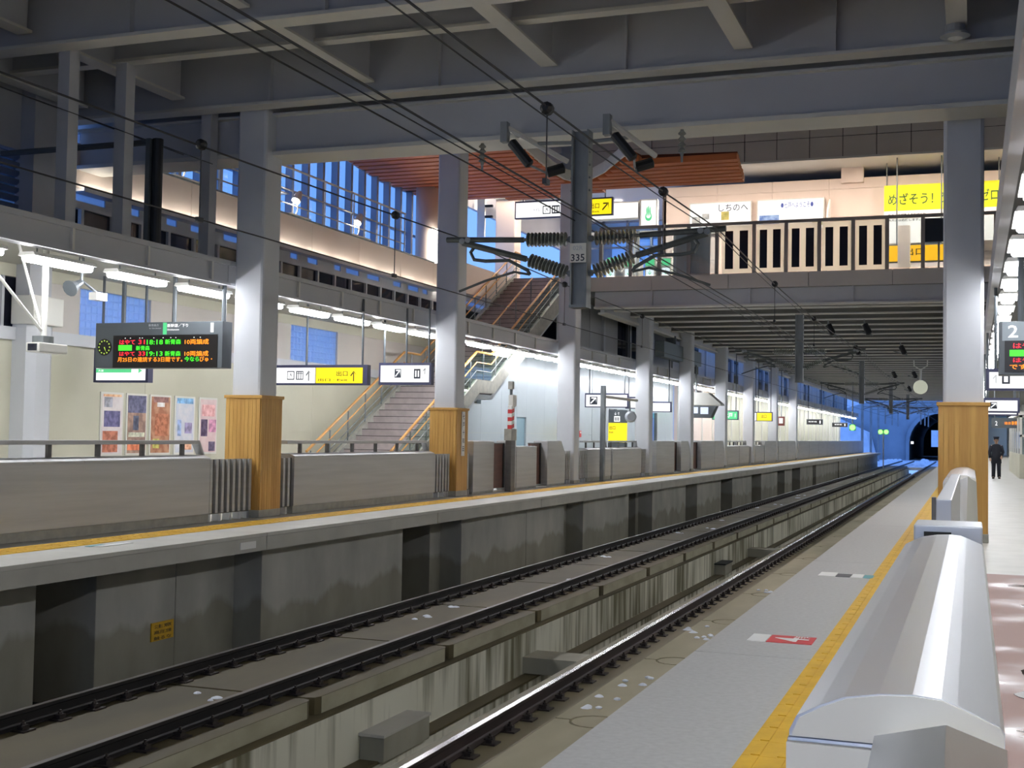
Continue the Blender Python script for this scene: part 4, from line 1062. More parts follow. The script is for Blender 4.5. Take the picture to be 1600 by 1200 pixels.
while y < 36.5:
    box('window_frame', M['steel_paint'], cl, WX-.1, WX-.02, y-.04, y+.04, 5.0, 5.56)
    box('pane', M['dark_glass'], cl, WX-.1, WX-.085, y+.04, y+.86, 5.02, 5.56)
    box('transom', M['flange'], cl, WX-.085, WX-.05, y+.04, y+.86, 5.24, 5.27); y += .9
box('backing', M['dark_void'], cl, WX-.3, WX-.2, 18.72, 41, 4.4, 5.6)
# gallery railing
gr = thing('gallery_railing', (WX-.15, 20, 6.76), 'pale horizontal bar railing on top of the gallery parapet', 'railing')
for z in (7.05, 7.4, 7.95): MB().tube([(WX-.16, 20.2, z), (WX-.16, 33.4, z)], .02 if z < 7.9 else .03, 6).build('rail_bar', M['white_frame'], gr)
y = 20.4
while y < 33.5:
    MB().tube([(WX-.16, y, 6.74), (WX-.16, y, 7.95)], .022, 6).build('rail_post', M['white_frame'], gr); y += 1.62
# flood lights on the gallery
for i, y in enumerate((22.2, 26.9, 30.2)):
    t = thing('flood_lamp', (WX-.1, y, 6.76), ['small lit flood lamp on the gallery left of the first pillar', 'small lit flood lamp on the gallery just right of the first pillar', 'small lit flood lamp on the gallery nearer the wooden ceiling'][i], 'lamp', 'flood lamps on the gallery')
    MB().tube([(WX-.05, y-.25, 6.78), (WX-.05, y-.05, 6.8), (WX-.05, y+.03, 6.95), (WX-.08, y+.05, 7.2)], .02, 6).build('bent_arm', M['white_frame'], t)
    MB().lathe((WX-.1, y+.22, 7.42), (WX-.1, y+.02, 7.16), [(0, .05), (.4, .10), (.8, .12), (1, .12)], 10).build('reflector', M['white_frame'], t)
    MB().lathe((WX-.1, y+.03, 7.18), (WX-.1, y+.005, 7.145), [(0, .10), (1, .08)], 10).build('lamp_glass', M['flood'], t)
    box('drip_plate', M['white_frame'], t, WX-.3, WX+.05, y-.5, y+.55, 6.765, 6.785)
ld = thing('lit_shelf_rack', (-16.6, 26.6, 6.2), 'brightly lit rack of three shelves on the gallery beside the first pillar', 'rack')
for z in (7.5, 7.95, 8.4): box('shelf', M['white_frame'], ld, -16.75, -16.35, 26.9, 27.7, z, z+.03)
for y in (27.1, 27.45): box('upright', M['white_frame'], ld, -16.6, -16.54, y, y+.06, 6.2, 8.9)
box('strip_lamp', em('rack strip lamp', (1, .95, .88, 1), 8), ld, -16.53, -16.50, 27.2, 27.4, 7.3, 8.6)
# curtain wall of blue dusk
cw = struct('window_6', None, 'tall glazed curtain wall with steel fins behind the gallery, dusk blue outside', 'window', (-17.2, 24, 6.2))
y = 18.9
while y < 41:
    box('fin', M['mullion'], cw, -17.2, -17.0, y-.06, y+.06, 6.2, 9.8)
    box('pane', M['glass'], cw, -17.18, -17.17, y+.06, y+.78, 6.25, 9.8)
    y += .84
for z in (6.2, 7.9, 9.75): box('transom', M['mullion'], cw, -17.3, -17.19, 18.8, 41, z, z+.06)
box('dark_strip', M['mullion'], cw, -17.4, -16.95, 18.6, 18.85, 6.2, 10.8)
gc = struct('column_gallery', None, 'pale round-edged column standing in the gallery before the blue wall', 'column', (-16.5, 36.5, 6.2))
MB().tube([(-16.3, 36.2, 6.2), (-16.3, 36.2, 9.4)], .38, 20).build('shaft', M['warm_wall'], gc, smooth=True)
tl = thing('wall_washer', (-16.0, 36.0, 6.3), 'glowing vertical strip lamp at the foot of the gallery column', 'lamp')
MB().tube([(-15.9, 35.85, 6.75), (-15.88, 35.85, 7.9)], .11, 10).build('tube', em('washer tube', (1, .93, .84, 1), 6), tl)
box('base', M['white_frame'], tl, -16.05, -15.75, 35.7, 36.0, 6.3, 6.75)

# ---------------------------------------------------------------- wooden ceiling
cv = thing('cove_light', (WX+.15, 27, 5.88), 'row of strip lamps hidden in the trough along the foot of the gallery parapet', 'lamp')
y = 18.9
while y < 35:
    box('trough_lamp', em('cove strip', (1, .93, .82, 1), 12), cv, WX+.09, WX+.13, y, y+1.2, 5.865, 5.885); y += 1.4
box('trough_floor', M['steel_paint'], cv, WX-.04, WX+.22, 18.75, 35.2, 5.84, 5.86); box('trough_lip', M['steel_paint'], cv, WX+.2, WX+.22, 18.75, 35.2, 5.86, 5.93)
wc = thing('wooden_ceiling', (-12, 34, 9.3), 'curved ceiling of reddish wooden slats hanging before the concourse', 'ceiling panel')
lb = [(22, -15.9), (28, -16.3), (31.25, -16.8), (32.85, -17.05), (34.8, -17.3), (36.9, -17.2), (37.8, -16.5), (38.4, -14.5)]
rb = [(22, -4.5), (33.0, -5.2), (34.7, -6.1), (34.75, -8.9), (36.1, -9.7), (37.4, -10.6), (38.2, -11.4), (38.45, -13)]
def interp(tb_, y):
    if y <= tb_[0][0]: return tb_[0][1]
    for (a, xa), (b, xb) in zip(tb_[:-1], tb_[1:]):
        if a <= y <= b: return xa+(xb-xa)*(y-a)/(b-a)
    return tb_[-1][1]
NL = [(24, -11.2), (30.66, -11.41), (33.14, -11.65), (35.09, -11.78), (36.17, -11.74), (36.73, -11.5)]
NR = [(33.4, -9.0), (34.11, -9.44), (35.51, -10.25), (36.39, -10.93), (36.73, -11.5)]
FR = [(33.4, -6.15), (34.8, -6.15), (37.5, -6.5), (37.55, -10.5), (38.2, -11.4), (38.45, -13)]
y = 24.0
while y < 38.4:
    x0 = interp(lb, y)
    if y > 36.6: parts = [(x0, interp(FR, y))]
    elif y > 34.55: parts = [(x0, interp(NL, y)), (interp(NR, y), interp(FR, y) if y > 36.3 else interp([(34.5, -6.15), (37.4, -6.5)], y))]
    elif y > 33.4: parts = [(x0, interp(NL, y)), (interp(NR, y), -8.85)]
    else: parts = [(x0, interp(NL, y))]
    for p, q in parts:
        if q-p > .1: box('slat', M['slat'], wc, p, q, y, y+.34, 9.26, 9.44)
    y += .48
MB().prism([(-16, 24), (-17.2, 37), (-14, 38.4), (-11.5, 38.1), (-11.55, 36.8), (-11.8, 36.1), (-11.8, 35), (-11.45, 30.6), (-11.2, 24)], 'z', 9.46, 9.55).build('backing_board', mat('dark cedar backing', S(120, 62, 36), None, .6), wc)
MB().prism([(-11.5, 38.0), (-10.6, 37.4), (-6.5, 37.4), (-6.2, 34.9), (-8.9, 34.6), (-9.05, 33.6), (-9.44, 34.2), (-10.25, 35.6), (-10.93, 36.5), (-11.5, 36.8)], 'z', 9.46, 9.55).build('backing_board', MC['dark cedar backing'], wc)
pts = [(-11.41, 30.4), (-11.65, 33.14), (-11.78, 35.09), (-11.74, 36.17), (-11.53, 36.7), (-10.93, 36.39), (-10.25, 35.51), (-9.44, 34.11), (-9.02, 33.4)]
pl = pts+[(x+(.08 if i < 5 else -.02), y-.07) for i, (x, y) in reversed(list(enumerate(pts)))]
MB().prism(pl, 'z', 9.30, 9.62).build('curved_edge', M['white_frame'], wc)
pts = [(-16.8, 31.2), (-17.07, 32.85), (-17.35, 34.8), (-17.3, 36.9), (-16.5, 37.8)]
pl = pts+[(x+.08, y) for x, y in reversed(pts)]
MB().prism(pl, 'z', 9.27, 9.45).build('edge_trim', M['white_frame'], wc)

# ---------------------------------------------------------------- concourse bridge
DY = 41.0
cb = struct('floor_concourse', None, 'concourse bridge deck crossing the tracks with grey fascia', 'floor', (-6, DY, 6))
x = -12.75
while x < 6:
    box('fascia_panel', M['beige_grey'], cb, x+.01, min(x+2.6, 6)-.01, DY, DY+.15, 6.42, 6.9); x += 2.6
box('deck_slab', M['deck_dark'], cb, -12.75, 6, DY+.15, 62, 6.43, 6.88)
box('deck_slab', M['stone'], cb, -17.4, -12.75, ytop, 62, 6.42, 6.88)
box('edge_girder', M['steel_paint'], cb, -12.2, 6, DY+.25, DY+.4, 5.86, 6.42)
box('girder_flange', M['flange'], cb, -12.2, 6, DY+.12, DY+.5, 5.84, 5.9)
for x in (-10.2, -6.9, -3.6, -.4, 2.9): box('stiffener', M['steel_paint'], cb, x, x+.05, DY+.15, DY+.25, 5.9, 6.42)
fw = struct('wall_facade', None, 'grey panelled facade above the concourse opening', 'wall', (-6, DY, 10.6))
x = -16.5
while x < 6:
    for z0, z1 in ((10.58, 11.25), (11.26, 12.4)): box('facade_panel', M['beige_grey'], fw, x+.012, x+1.05-.012, DY, DY+.2, z0+.006, z1-.006)
    x += 1.05
box('facade_core', M['dark_void'], fw, -16.5, 6, DY+.04, DY+.2, 10.6, 12.4)
box('drip_edge', M['white_frame'], fw, -16.5, 6, DY-.02, DY+.25, 10.52, 10.585)
rw = struct('ceiling_concourse', None, 'upper roof over the concourse and gallery', 'ceiling', (-6, 30, 12))
box('roof_slab', M['deck'], rw, -17.6, 6.2, 19.2, 62, 12.2, 12.4)
box('inner_ceiling', M['white_frame'], rw, -17.6, 6.2, 42.2, 62, 11.55, 11.65)
struct('wall_right_upper', box('wall_right_upper', M['steel_paint'], None, 6, 6.2, YN, 62, 0, 12.2), 'grey outer wall beyond the right platform', 'wall')
struct('wall_left_eaves', box('wall_left_eaves', M['steel_paint'], None, -17.6, -17.45, 18.8, 62, 9.85, 12.2), 'grey wall above the blue curtain wall', 'wall')
struct('wall_concourse_end', box('wall_concourse_end', M['steel_paint'], None, -11.2, 6.0, 61.8, 62, 6.9, 12.2), 'grey end wall of the concourse', 'wall')
bw = struct('wall_concourse', None, 'warm cream rear wall of the concourse with posters', 'wall', (-5, 47.5, 6.9))
x = -11.3
while x < 6:
    for z0, z1 in ((6.88, 8.3), (8.3, 9.75), (9.75, 10.8), (10.8, 11.2)): box('wall_panel', M['warm_wall'], bw, x+.005, min(x+2.1, 6)-.005, 47.5, 47.7, z0+.005, z1-.005)
    x += 2.1
box('column', M['warm_wall'], bw, -4.55, -3.75, 47.3, 47.6, 11.0, 11.55)
box('side_wall', M['warm_wall'], bw, -11.35, -11.2, 47.5, 58, 6.9, 11.2)
dn = []
for i, (x, y) in enumerate([(-9.3, 44.2), (-6.2, 44.2), (-3.1, 44.2), (-.6, 44.2), (-13.5, 43.6), (-15.8, 43.6), (2.2, 44.2), (-14.5, 52)]):
    t = thing('downlight', (x, y, 11.5), '%s recessed warm downlight in the concourse ceiling, hidden above the facade edge' % ordinal(i), 'lamp', 'concourse downlights')
    MB().lathe((x, y, 11.5), (x, y, 11.55), [(0, .36), (1, .4)], 16).build('trim_ring', M['white_frame'], t)
    MB().lathe((x, y, 11.49), (x, y, 11.5), [(0, .34), (1, .34)], 16).build('lamp_glass', M['warm_lamp'], t)
# railing with screens
cr2 = thing('concourse_railing', (-6, DY+.05, 6.9), 'long glazed railing on the concourse edge with five white framed screens', 'railing')
box('top_rail', M['rail_frame'], cr2, -12.0, 3.5, DY+.03, DY+.13, 8.52, 8.62)
for x in (-11.95, -10.9, -9.9, -8.9, -7.95, -6.72, -5.68, -4.62, -3.56, -2.52, -1.44, -.4, .7, 1.8, 2.9):
    box('rail_post', M['rail_frame'], cr2, x-.06, x+.06, DY+.03, DY+.13, 6.9, 8.52)
for a, b in zip((-11.89, -10.84, -9.84, -8.84), (-10.96, -9.96, -8.96, -8.01)): box('glass_panel', M['glass'], cr2, a, b, DY+.07, DY+.08, 6.95, 8.5)
for a, b in ((-2.46, -1.5), (-1.38, -.46), (-.34, .64), (.76, 1.74), (1.86, 2.84)): box('glass_panel', M['glass'], cr2, a, b, DY+.07, DY+.08, 6.95, 8.5)
for k in range(5):
    x0, x1 = [(-7.78, -6.80), (-6.63, -5.75), (-5.6, -4.68), (-4.53, -3.62), (-3.48, -2.57)][k]
    f_ = box('screen_frame', M['film'], cr2, x0, x1, DY+.05, DY+.09, 6.92, 8.5)
    W_ = x1-x0
    for a, b in ((.11, .38), (.60, .88)): box('dark_pane', M['dark_glass'], f_, x0+W_*a, x0+W_*b, DY+.03, DY+.052, 7.06, 8.32)
t = thing('solid_screen', (-9.5, DY+.3, 6.9), 'plain beige screen behind the railing left of the white framed screens', 'screen')
box('panel', M['beige_grey'], t, -9.35, -8.2, DY+.2, DY+.25, 6.9, 8.45); box('edge_post', M['white_frame'], t, -9.45, -9.35, DY+.18, DY+.27, 6.9, 8.5)
t = thing('dark_board', (-1.1, DY+.4, 7.7), 'dark notice board at the right end of the concourse railing', 'board')
box('board', M['dark_glass'], t, -1.45, -.45, DY+.2, DY+.26, 7.75, 8.5); box('stand', M['rail_frame'], t, -1.0, -.94, DY+.2, DY+.26, 6.9, 7.75); box('shelf', M['white_frame'], t, -1.4, -.9, DY+.2, DY+.5, 7.7, 7.75)
# posters, banner, exit sign on the concourse
def lightbox(x0, x1, z0, z1, y, lab, parts):
    t = thing('lit_poster', ((x0+x1)/2, y, z0), lab, 'poster', 'backlit posters on the concourse wall')
    box('frame', M['white_frame'], t, x0-.05, x1+.05, y, y+.1, z0-.05, z1+.05)
    fc = box('face', M['sign_white'], t, x0, x1, y-.01, y, z0, z1)
    for (a, b, c, d, m) in parts: box('printed_picture', m, fc, x0+(x1-x0)*a, x0+(x1-x0)*b, y-.014, y-.01, z0+(z1-z0)*c, z0+(z1-z0)*d)
    return t
pb = mat('print blue grey', S(150, 172, 200), S(90, 120, 170), .5, 0, (5, 5, 5)); pg = mat('print olive', S(206, 190, 110), S(150, 150, 70), .5, 0, (5, 5, 5))
pgr = mat('print grey', S(110, 120, 124), S(190, 196, 196), .5, 0, (6, 6, 6)); pbl = mat('print blue', S(86, 120, 190), S(150, 180, 220), .5, 0, (6, 6, 6))
t = lightbox(-10.2, -7.9, 9.35, 10.45, 47.3, 'white backlit poster with green landscape pictures, left of two on the concourse wall', [(.03, .17, .25, .55, pgr), (.2, .32, .45, .65, pgr), (.52, .65, .4, .7, pg), (.1, .5, .02, .08, pb)])
text('しちのへ', M['ink'], t, '-y', -9.1, -7.98, 10.12, 10.40, 47.28); text('ようこそ十和田湖', M['ink_pale'], t, '-y', -8.6, -7.98, 9.98, 10.06, 47.28)
t = lightbox(-7.6, -5.2, 9.35, 10.45, 47.3, 'white backlit poster with blue harbour picture, right of two on the concourse wall', [(.02, .33, .06, .5, pbl), (.84, .99, .1, .25, pg)])
text('●七戸へようこそ●', mat('poster navy', S(50, 70, 150), None, .5), t, '-y', -6.75, -5.55, 10.14, 10.36, 47.28); text('十和田', M['ink_pale'], t, '-y', -5.5, -5.25, 10.15, 10.36, 47.28)
t = thing('leaning_board', (-5.0, 46.9, 9.4), 'white board leaning beside the right backlit poster', 'board')
MB().add([(-4.98, 47.3, 9.3), (-4.95, 46.2, 9.3), (-4.95, 46.2, 9.8), (-4.98, 47.3, 10.4), (-4.93, 47.3, 9.3), (-4.9, 46.2, 9.3), (-4.9, 46.2, 9.8), (-4.93, 47.3, 10.4)], [(0, 1, 2, 3), (7, 6, 5, 4), (0, 4, 5, 1), (1, 5, 6, 2), (2, 6, 7, 3), (3, 7, 4, 0)]).build('board', M['white'], t)
MB().tube([(-4.95, 46.2, 6.9), (-4.95, 46.2, 9.3)], .03, 6).build('stand', M['galv'], t)
bn = thing('banner', (-1, 46.9, 9), 'large yellow and white banner with green slogan on the concourse', 'banner')
box('yellow_cloth', mat('banner yellow', S(236, 236, 14), None, .6), bn, -2.99, .95, 46.9, 46.93, 9.78, 10.72)
box('white_cloth', M['white'], bn, -2.99, .95, 46.9, 46.93, 8.6, 9.78)
bt = mat('banner green ink', S(60, 100, 36), None, .6)
text('めざそう！', bt, bn, '-y', -2.85, -1.3, 10.0, 10.42, 46.89); text('交通事故ゼロ', bt, bn, '-y', -1.05, .88, 10.0, 10.44, 46.89)
text('やさしさがあるまちづくり、', M['ink'], bn, '-y', -2.85, -1.5, 9.58, 9.68, 46.89); text('JR共済は応援します。', M['ink'], bn, '-y', -2.85, -1.75, 9.38, 9.49, 46.89)
for x in (-2.9, .9): MB().tube([(x, 46.95, 10.7), (x, 46.95, 11.55)], .02, 6).build('cord', M['galv'], bn)
e3 = thing('exit_board', (-2, 46, 7.8), 'orange backlit exit board behind the concourse railing', 'sign')
box('housing', M['frame'], e3, -2.85, -.6, 46.0, 46.15, 7.78, 8.42); box('face', M['sign_orange'], e3, -2.8, -.65, 45.98, 46.0, 7.82, 8.38)
text('出口', M['ink_black'], e3, '-y', -2.25, -1.55, 8.02, 8.28, 45.97)
for x in (-2.5, -1.0): MB().tube([(x, 46.1, 8.42), (x, 46.1, 11.55)], .025, 6).build('hanger', M['frame'], e3)
t = struct('column_concourse', None, 'pale slim column behind the concourse railing by the exit board', 'column', (-2.2, 45, 6.9))
box('shaft', M['warm_wall'], t, -2.4, -2.0, 44.8, 45.2, 6.9, 8.9)
# concourse left: hanging sign, column, kiosk
fy = 43.0
cs = plate_sign('concourse_sign', -15.8, -12.15, fy, 9.45, 10.0, 'long white hanging sign with wheelchair pictogram and yellow exit end on the concourse', ztop=11.55, nposts=2)
box('white_face', M['sign_white'], cs, -15.8, -13.0, fy-.01, fy+.004, 9.45, 10.0); box('yellow_face', M['sign_yellow'], cs, -12.99, -12.15, fy-.01, fy+.004, 9.45, 10.0)
dark_square(cs, -14.75, -14.45, 9.55, 9.85, fy-.01); text('♿', M['ink_white'], cs, '-y', -14.72, -14.48, 9.58, 9.82, fy-.016)
dark_square(cs, -14.4, -14.1, 9.55, 9.85, fy-.01); text('トイレ', M['ink_pale'], cs, '-y', -15.1, -14.85, 9.65, 9.78, fy-.014)
for k in range(3): box('figure', M['ink_white'], cs, -14.36+k*.09, -14.31+k*.09, fy-.016, fy-.013, 9.6, 9.8)
text('出口', M['ink_black'], cs, '-y', -12.95, -12.6, 9.66, 9.86, fy-.014); text('Exit', M['ink_black'], cs, '-y', -12.85, -12.6, 9.52, 9.58, fy-.014); text('↗', M['ink_black'], cs, '-y', -12.5, -12.25, 9.58, 9.86, fy-.014)
s4 = thing('lit_advert_box', (-11.6, 44.5, 9), 'white backlit box with a green drawing right of the concourse sign', 'sign')
box('body', M['white_frame'], s4, -13.2, -11.4, 44.0, 44.3, 9.42, 10.05); box('face', M['sign_white'], s4, -13.15, -11.43, 43.98, 44.0, 9.45, 10.0)
box('side_panel', M['white_frame'], s4, -11.38, -10.72, 44.0, 44.3, 9.1, 10.1); box('green_face', M['sign_white'], s4, -11.3, -10.75, 43.98, 44.0, 9.15, 10.05); text('♨', M['sign_green'], s4, '-y', -11.15, -10.9, 9.3, 9.85, 43.97)
MB().tube([(-11.5, 44.3, 6.9), (-11.5, 44.3, 9.0)], .08, 8).build('post', M['white_frame'], s4)
t = struct('column_stairhead', None, 'pale rectangular column at the head of the stairs', 'column', (-16.6, 44, 6.9))
box('shaft', M['warm_wall'], t, -16.99, -16.2, 44, 44.7, 6.9, 10.4, .04); box('capital', M['white_frame'], t, -17.05, -16.1, 43.95, 44.75, 10.4, 10.55)
bp_ = thing('wall_bracket', (-17.1, 43, 9.4), 'small lit bracket with two bars left of the stairhead column', 'bracket')
box('plate', M['white_frame'], bp_, -17.3, -17.0, 42.9, 43.0, 8.8, 10.2); box('bar', M['dark_void'], bp_, -17.0, -16.7, 42.9, 43.0, 9.9, 9.98); box('bar', M['dark_void'], bp_, -17.0, -16.7, 42.9, 43.0, 9.5, 9.58)
cw2 = struct('window_7', None, 'blue dusk glazing at the back of the stairhead', 'window', (-14, 56, 6.9))
x = -17.4
while x < -11.3:
    box('mullion', M['mullion'], cw2, x, x+.1, 56.0, 56.2, 6.9, 11.5); box('pane', M['glass'], cw2, x+.1, x+1.15, 56.1, 56.11, 6.9, 11.5); x += 1.15
for z in (6.9, 8.6, 10.2, 11.4): box('transom', M['mullion'], cw2, -17.4, -11.3, 56.0, 56.15, z, z+.08)
for i, x in enumerate((-12.6, -11.9, -11.1, -10.5)):
    t = thing('ticket_gate', (x, 44, 6.9), '%s ticket gate with green display behind the railing, from the left' % ordinal(i), 'gate', 'ticket gates on the concourse')
    box('body', M['white_frame'], t, x-.2, x+.2, 44.6, 46.0, 6.9, 8.05, .03); box('display', M['sign_green'], t, x-.16, x+.16, 44.57, 44.6, 7.75, 7.98); box('arrow_panel', M['sign_white'], t, x-.14, x+.14, 44.57, 44.6, 7.35, 7.65)
    text('↓', M['sign_green'], t, '-y', x-.06, x+.06, 7.4, 7.6, 44.565)
gb = thing('green_board', (-13.2, 48, 8), 'green lit notice on the glazed kiosk at the stairhead', 'board')
box('board', M['sign_green'], gb, -13.7, -13.1, 48, 48.08, 7.9, 8.6); box('stand', M['galv'], gb, -13.45, -13.35, 48, 48.08, 6.9, 7.9)
kx = thing('glass_kiosk', (-14, 49, 6.9), 'glazed kiosk with blue reflections behind the concourse sign', 'kiosk')
for x in (-15.6, -14.3, -12.9, -11.6): box('frame_post', M['white_frame'], kx, x, x+.08, 49, 49.08, 6.9, 9.6)
box('top_beam', M['white_frame'], kx, -15.6, -11.5, 48.95, 49.1, 9.6, 9.8)
for a, b in ((-15.52, -14.3), (-14.22, -12.9), (-12.82, -11.6)): box('glass_panel', M['glass'], kx, a, b, 49.03, 49.04, 6.95, 9.6)

# ---------------------------------------------------------------- low ceiling below the bridge and beyond
lc = struct('ceiling_low', None, 'dark deck ceiling over the tracks beyond the concourse', 'ceiling', (-5, 45, 6.4))
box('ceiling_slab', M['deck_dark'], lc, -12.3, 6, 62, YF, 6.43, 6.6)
box('ceiling_slab', M['deck'], lc, WX, -12.3, 41, YF, 6.42, 6.6) if False else None
y = 42.9; k = 0
while y < YF:
    t = thing('deck_crossbeam', (-4, y, 5.9), '%s cross beam under the bridge deck counting away from the concourse edge' % ordinal(k), 'beam', 'cross beams under the deck')
    box('web', M['deck_dark'], t, -11.95, 5.98, y-.04, y+.04, 5.95, 6.42); box('bottom_flange', M['flange'], t, -11.95, 5.98, y-.13, y+.13, 5.9, 5.95)  # pale flange colour paints the highlight along each beam
    y += 2.25; k += 1
t = thing('deck_edge_beam', (-12.05, 43, 5.8), 'long lengthwise edge beam above the far pillars under the deck', 'beam')
box('web', M['steel_paint'], t, -12.1, -11.95, 41.6, YF, 5.75, 6.42); box('bottom_flange', M['flange'], t, -12.18, -11.85, 41.6, YF, 5.68, 5.75)
wu = struct('wall_left_bridge', box('wall_left_bridge', M['deck_dark'], None, WX-.2, WX, 41.05, 62, 4.42, 6.41), 'dim wall beside the stairs under the concourse', 'wall')
sw = struct('wall_side_low', None, 'dim wall above the far canopy under the bridge deck', 'wall', (-13, 45, 4.4))
for a in range(41, 147, 4):
    box('wall_panel', M['steel_paint'] if (a//4) % 3 else M['dark_glass'], sw, -13.6, -13.5, a+.02+(0 if a > 41 else .3), a+3.98, 4.42, 6.42); box('wall_post', M['pillar'], sw, -13.5, -13.4, a+1.6, a+1.85, 4.42, 6.42)
t = thing('grey_duct', (-12.2, 55, 4.9), 'boxy blue-grey duct between the fifth and sixth pillars above the canopy', 'duct')
box('duct_body', mat('blue grey duct', S(112, 124, 130), None, .5), t, -12.2, -11.8, 50, 57.5, 4.75, 5.4, .02); box('hanger_strap', M['galv'], t, -12.22, -11.78, 52, 52.1, 5.4, 5.75)
# round disc hanging
t = thing('round_disc', (-2.6, 73, 4.5), 'white round disc hanging on a forked bracket left of the right pillar', 'mirror')
MB().lathe((-2.66, 73.05, 4.45), (-2.66, 72.95, 4.45), [(0, .36), (.3, .39), (1, .39)], 24).build('disc', em('pale lit disc', (.75, .78, .62, 1), .35), t)  # the disc's own glow stands in for light on its white face
MB().tube([(-2.66, 73.05, 4.8), (-2.66, 73.05, 5.4)], .06, 8).build('stem', M['white_frame'], t)
for s in (-1, 1): MB().tube([(-2.66, 73.05, 5.4), (-2.66+s*.35, 73.05, 5.65), (-2.66+s*.38, 73.05, 6.42)], .035, 6).build('fork', M['white_frame'], t)

# ---------------------------------------------------------------- overhead line
CX = -5.75; CY = 18.62
def insulator(t, p0, p1, r=.115, n=11, nm='insulator'):
    prof = [(0, .025)]
    for i in range(n):
        a = .06+.88*i/n; w_ = .88/n
        prof += [(a, .03), (a+w_*.35, r), (a+w_*.55, r), (a+w_*.7, .03)]
    prof += [(1, .025)]
    MB().lathe(p0, p1, prof, 12).build(nm, M['porcelain'], t)
def drop_post(y, ztop, lab):
    t = thing('drop_post', (CX, y, 3.5), lab, 'catenary post', 'drop posts of the overhead line')
    mb = MB(); 
    for s in (-1, 1): mb.box(CX+s*.125-.012, CX+s*.125+.012, y-.125, y+.125, 3.5, ztop)
    mb.box(CX-.125, CX+.125, y-.012, y+.012, 3.5, ztop)
    mb.build('hanging_section', M['mast'], t)
    box('foot', M['mast'], t, CX-.14, CX+.14, y-.14, y+.14, 3.48, 3.52)
    for k in range(5):
        for s in (-1, 1): MB().tube([(CX+s*.125, y-.06, ztop-.15-.2*k), (CX+s*.16, y-.06, ztop-.15-.2*k)], .018, 6).build('bolt', M['galv'], t)
    return t
def cantilever(side, y, lab):
    s = side; xt = CX+s*2.2
    t = thing('cantilever', (CX+s*.15, y, 4.3), lab, 'catenary arm', 'cantilever arms of the overhead line')
    x = lambda d: CX+s*d
    MB().tube([(x(.13), y, 4.57), (x(.2), y, 4.57)], .05, 8).build('top_bracket', M['mast'], t)
    insulator(t, (x(.18), y, 4.57), (x(.95), y, 4.59)); MB().tube([(x(.95), y, 4.59), (x(2.28), y, 4.64)], .045, 8).build('top_tube', M['arm'], t)
    MB().tube([(x(.13), y, 4.03), (x(.2), y, 4.03)], .05, 8).build('lower_bracket', M['mast'], t)
    insulator(t, (x(.18), y, 4.03), (x(.9), y, 4.28)); MB().tube([(x(.9), y, 4.28), (x(2.0), y, 4.58)], .05, 8).build('stay_tube', M['arm'], t)
    MB().tube([(x(1.78), y, 4.53), (x(1.86), y, 4.42), (x(1.8), y, 4.3), (x(1.6), y, 4.27), (x(1.2), y, 4.27), (x(.88), y, 4.1), (x(.84), y, 4.03)], .03, 8).build('registration_tube', M['arm'], t)
    MB().tube([(x(.84), y, 4.03), (x(1.1), y, 4.08), (x(1.6), y, 3.95), (x(2.05), y, 3.79)], .02, 6).build('steady_arm', M['arm'], t)
    for p in ((1.9, 4.62), (2.0, 4.6)): MB().lathe((x(p[0]), y-.05, p[1]), (x(p[0]), y+.05, p[1]), [(0, .05), (1, .05)], 10).build('clamp', M['mast'], t)
    return t
dp = drop_post(CY, 6.27, 'dark steel drop post with a 335 plate hanging from the main girder')
box('number_plate', M['white_frame'], dp, CX-.13, CX+.13, CY-.15, CY-.135, 4.18, 4.48); text('335', M['ink'], dp, '-y', CX-.11, CX+.11, 4.2, 4.31, CY-.153); text('02R', M['ink_pale'], dp, '-y', CX-.08, CX+.08, 4.37, 4.44, CY-.153)
cantilever(-1, CY, 'insulated arm reaching left from the 335 drop post over the far track')
cantilever(1, CY, 'insulated arm reaching right from the 335 drop post over the near track')
for i, y in enumerate((45.15, 72.15, 99.15, 126.15)):
    drop_post(y, 5.9, '%s distant drop post below the deck ceiling' % ordinal(i))
    cantilever(-1, y, '%s distant arm over the far track' % ordinal(i)); cantilever(1, y, '%s distant arm over the near track' % ordinal(i))
# feeder insulator brackets beside the drop post
for s, x0, x1, lab in ((-1, -6.94, -6.15, 'feeder bracket with two dark insulators left of the drop post'), (1, -5.26, -4.69, 'feeder bracket with two dark insulators right of the drop post')):
    t = thing('feeder_bracket', (x0, CY, 6.2), lab, 'bracket', 'feeder brackets beside the drop post')
    MB().tube([(x0, CY-.3, 6.36), (x1, CY+.5, 5.92)], .045, 6).build('bracket_arm', M['flange'], t)
    box('bracket_foot', M['mast'], t, x0-.05, x0+.06, CY-.38, CY-.24, 6.1, 6.42)
    dk = M['black']
    MB().tube([((x0+x1)/2, CY+.1, 6.15), (CX+s*.14, CY, 6.1)], .03, 6).build('cross_arm', M['mast'], t)
    MB().lathe((x0+.1, CY-.3, 6.12), (x0+.42, CY-.25, 5.72), [(0, .04), (.05, .08), (.95, .08), (1, .04)], 10).build('insulator', dk, t)
    MB().lathe((x1+.02, CY+.3, 5.78), (x1-.26, CY+.2, 5.69), [(0, .04), (.06, .085), (.94, .085), (1, .04)], 10).build('insulator', dk, t)
    MB().tube([(x0+.42, CY-.25, 5.72), (x1-.26, CY+.2, 5.69)], .02, 6).build('link', M['mast'], t)
t = thing('girder_insulator', (-4.2, 18.75, 6), 'small hanging insulator below the girder right of the drop post', 'insulator')
insulator(t, (-4.22, 18.9, 6.26), (-4.22, 18.9, 5.85), .06, 4)
MB().tube([(-4.22, 18.9, 5.85), (-4.22, 18.9, 5.75)], .02, 6).build('clamp', M['mast'], t)
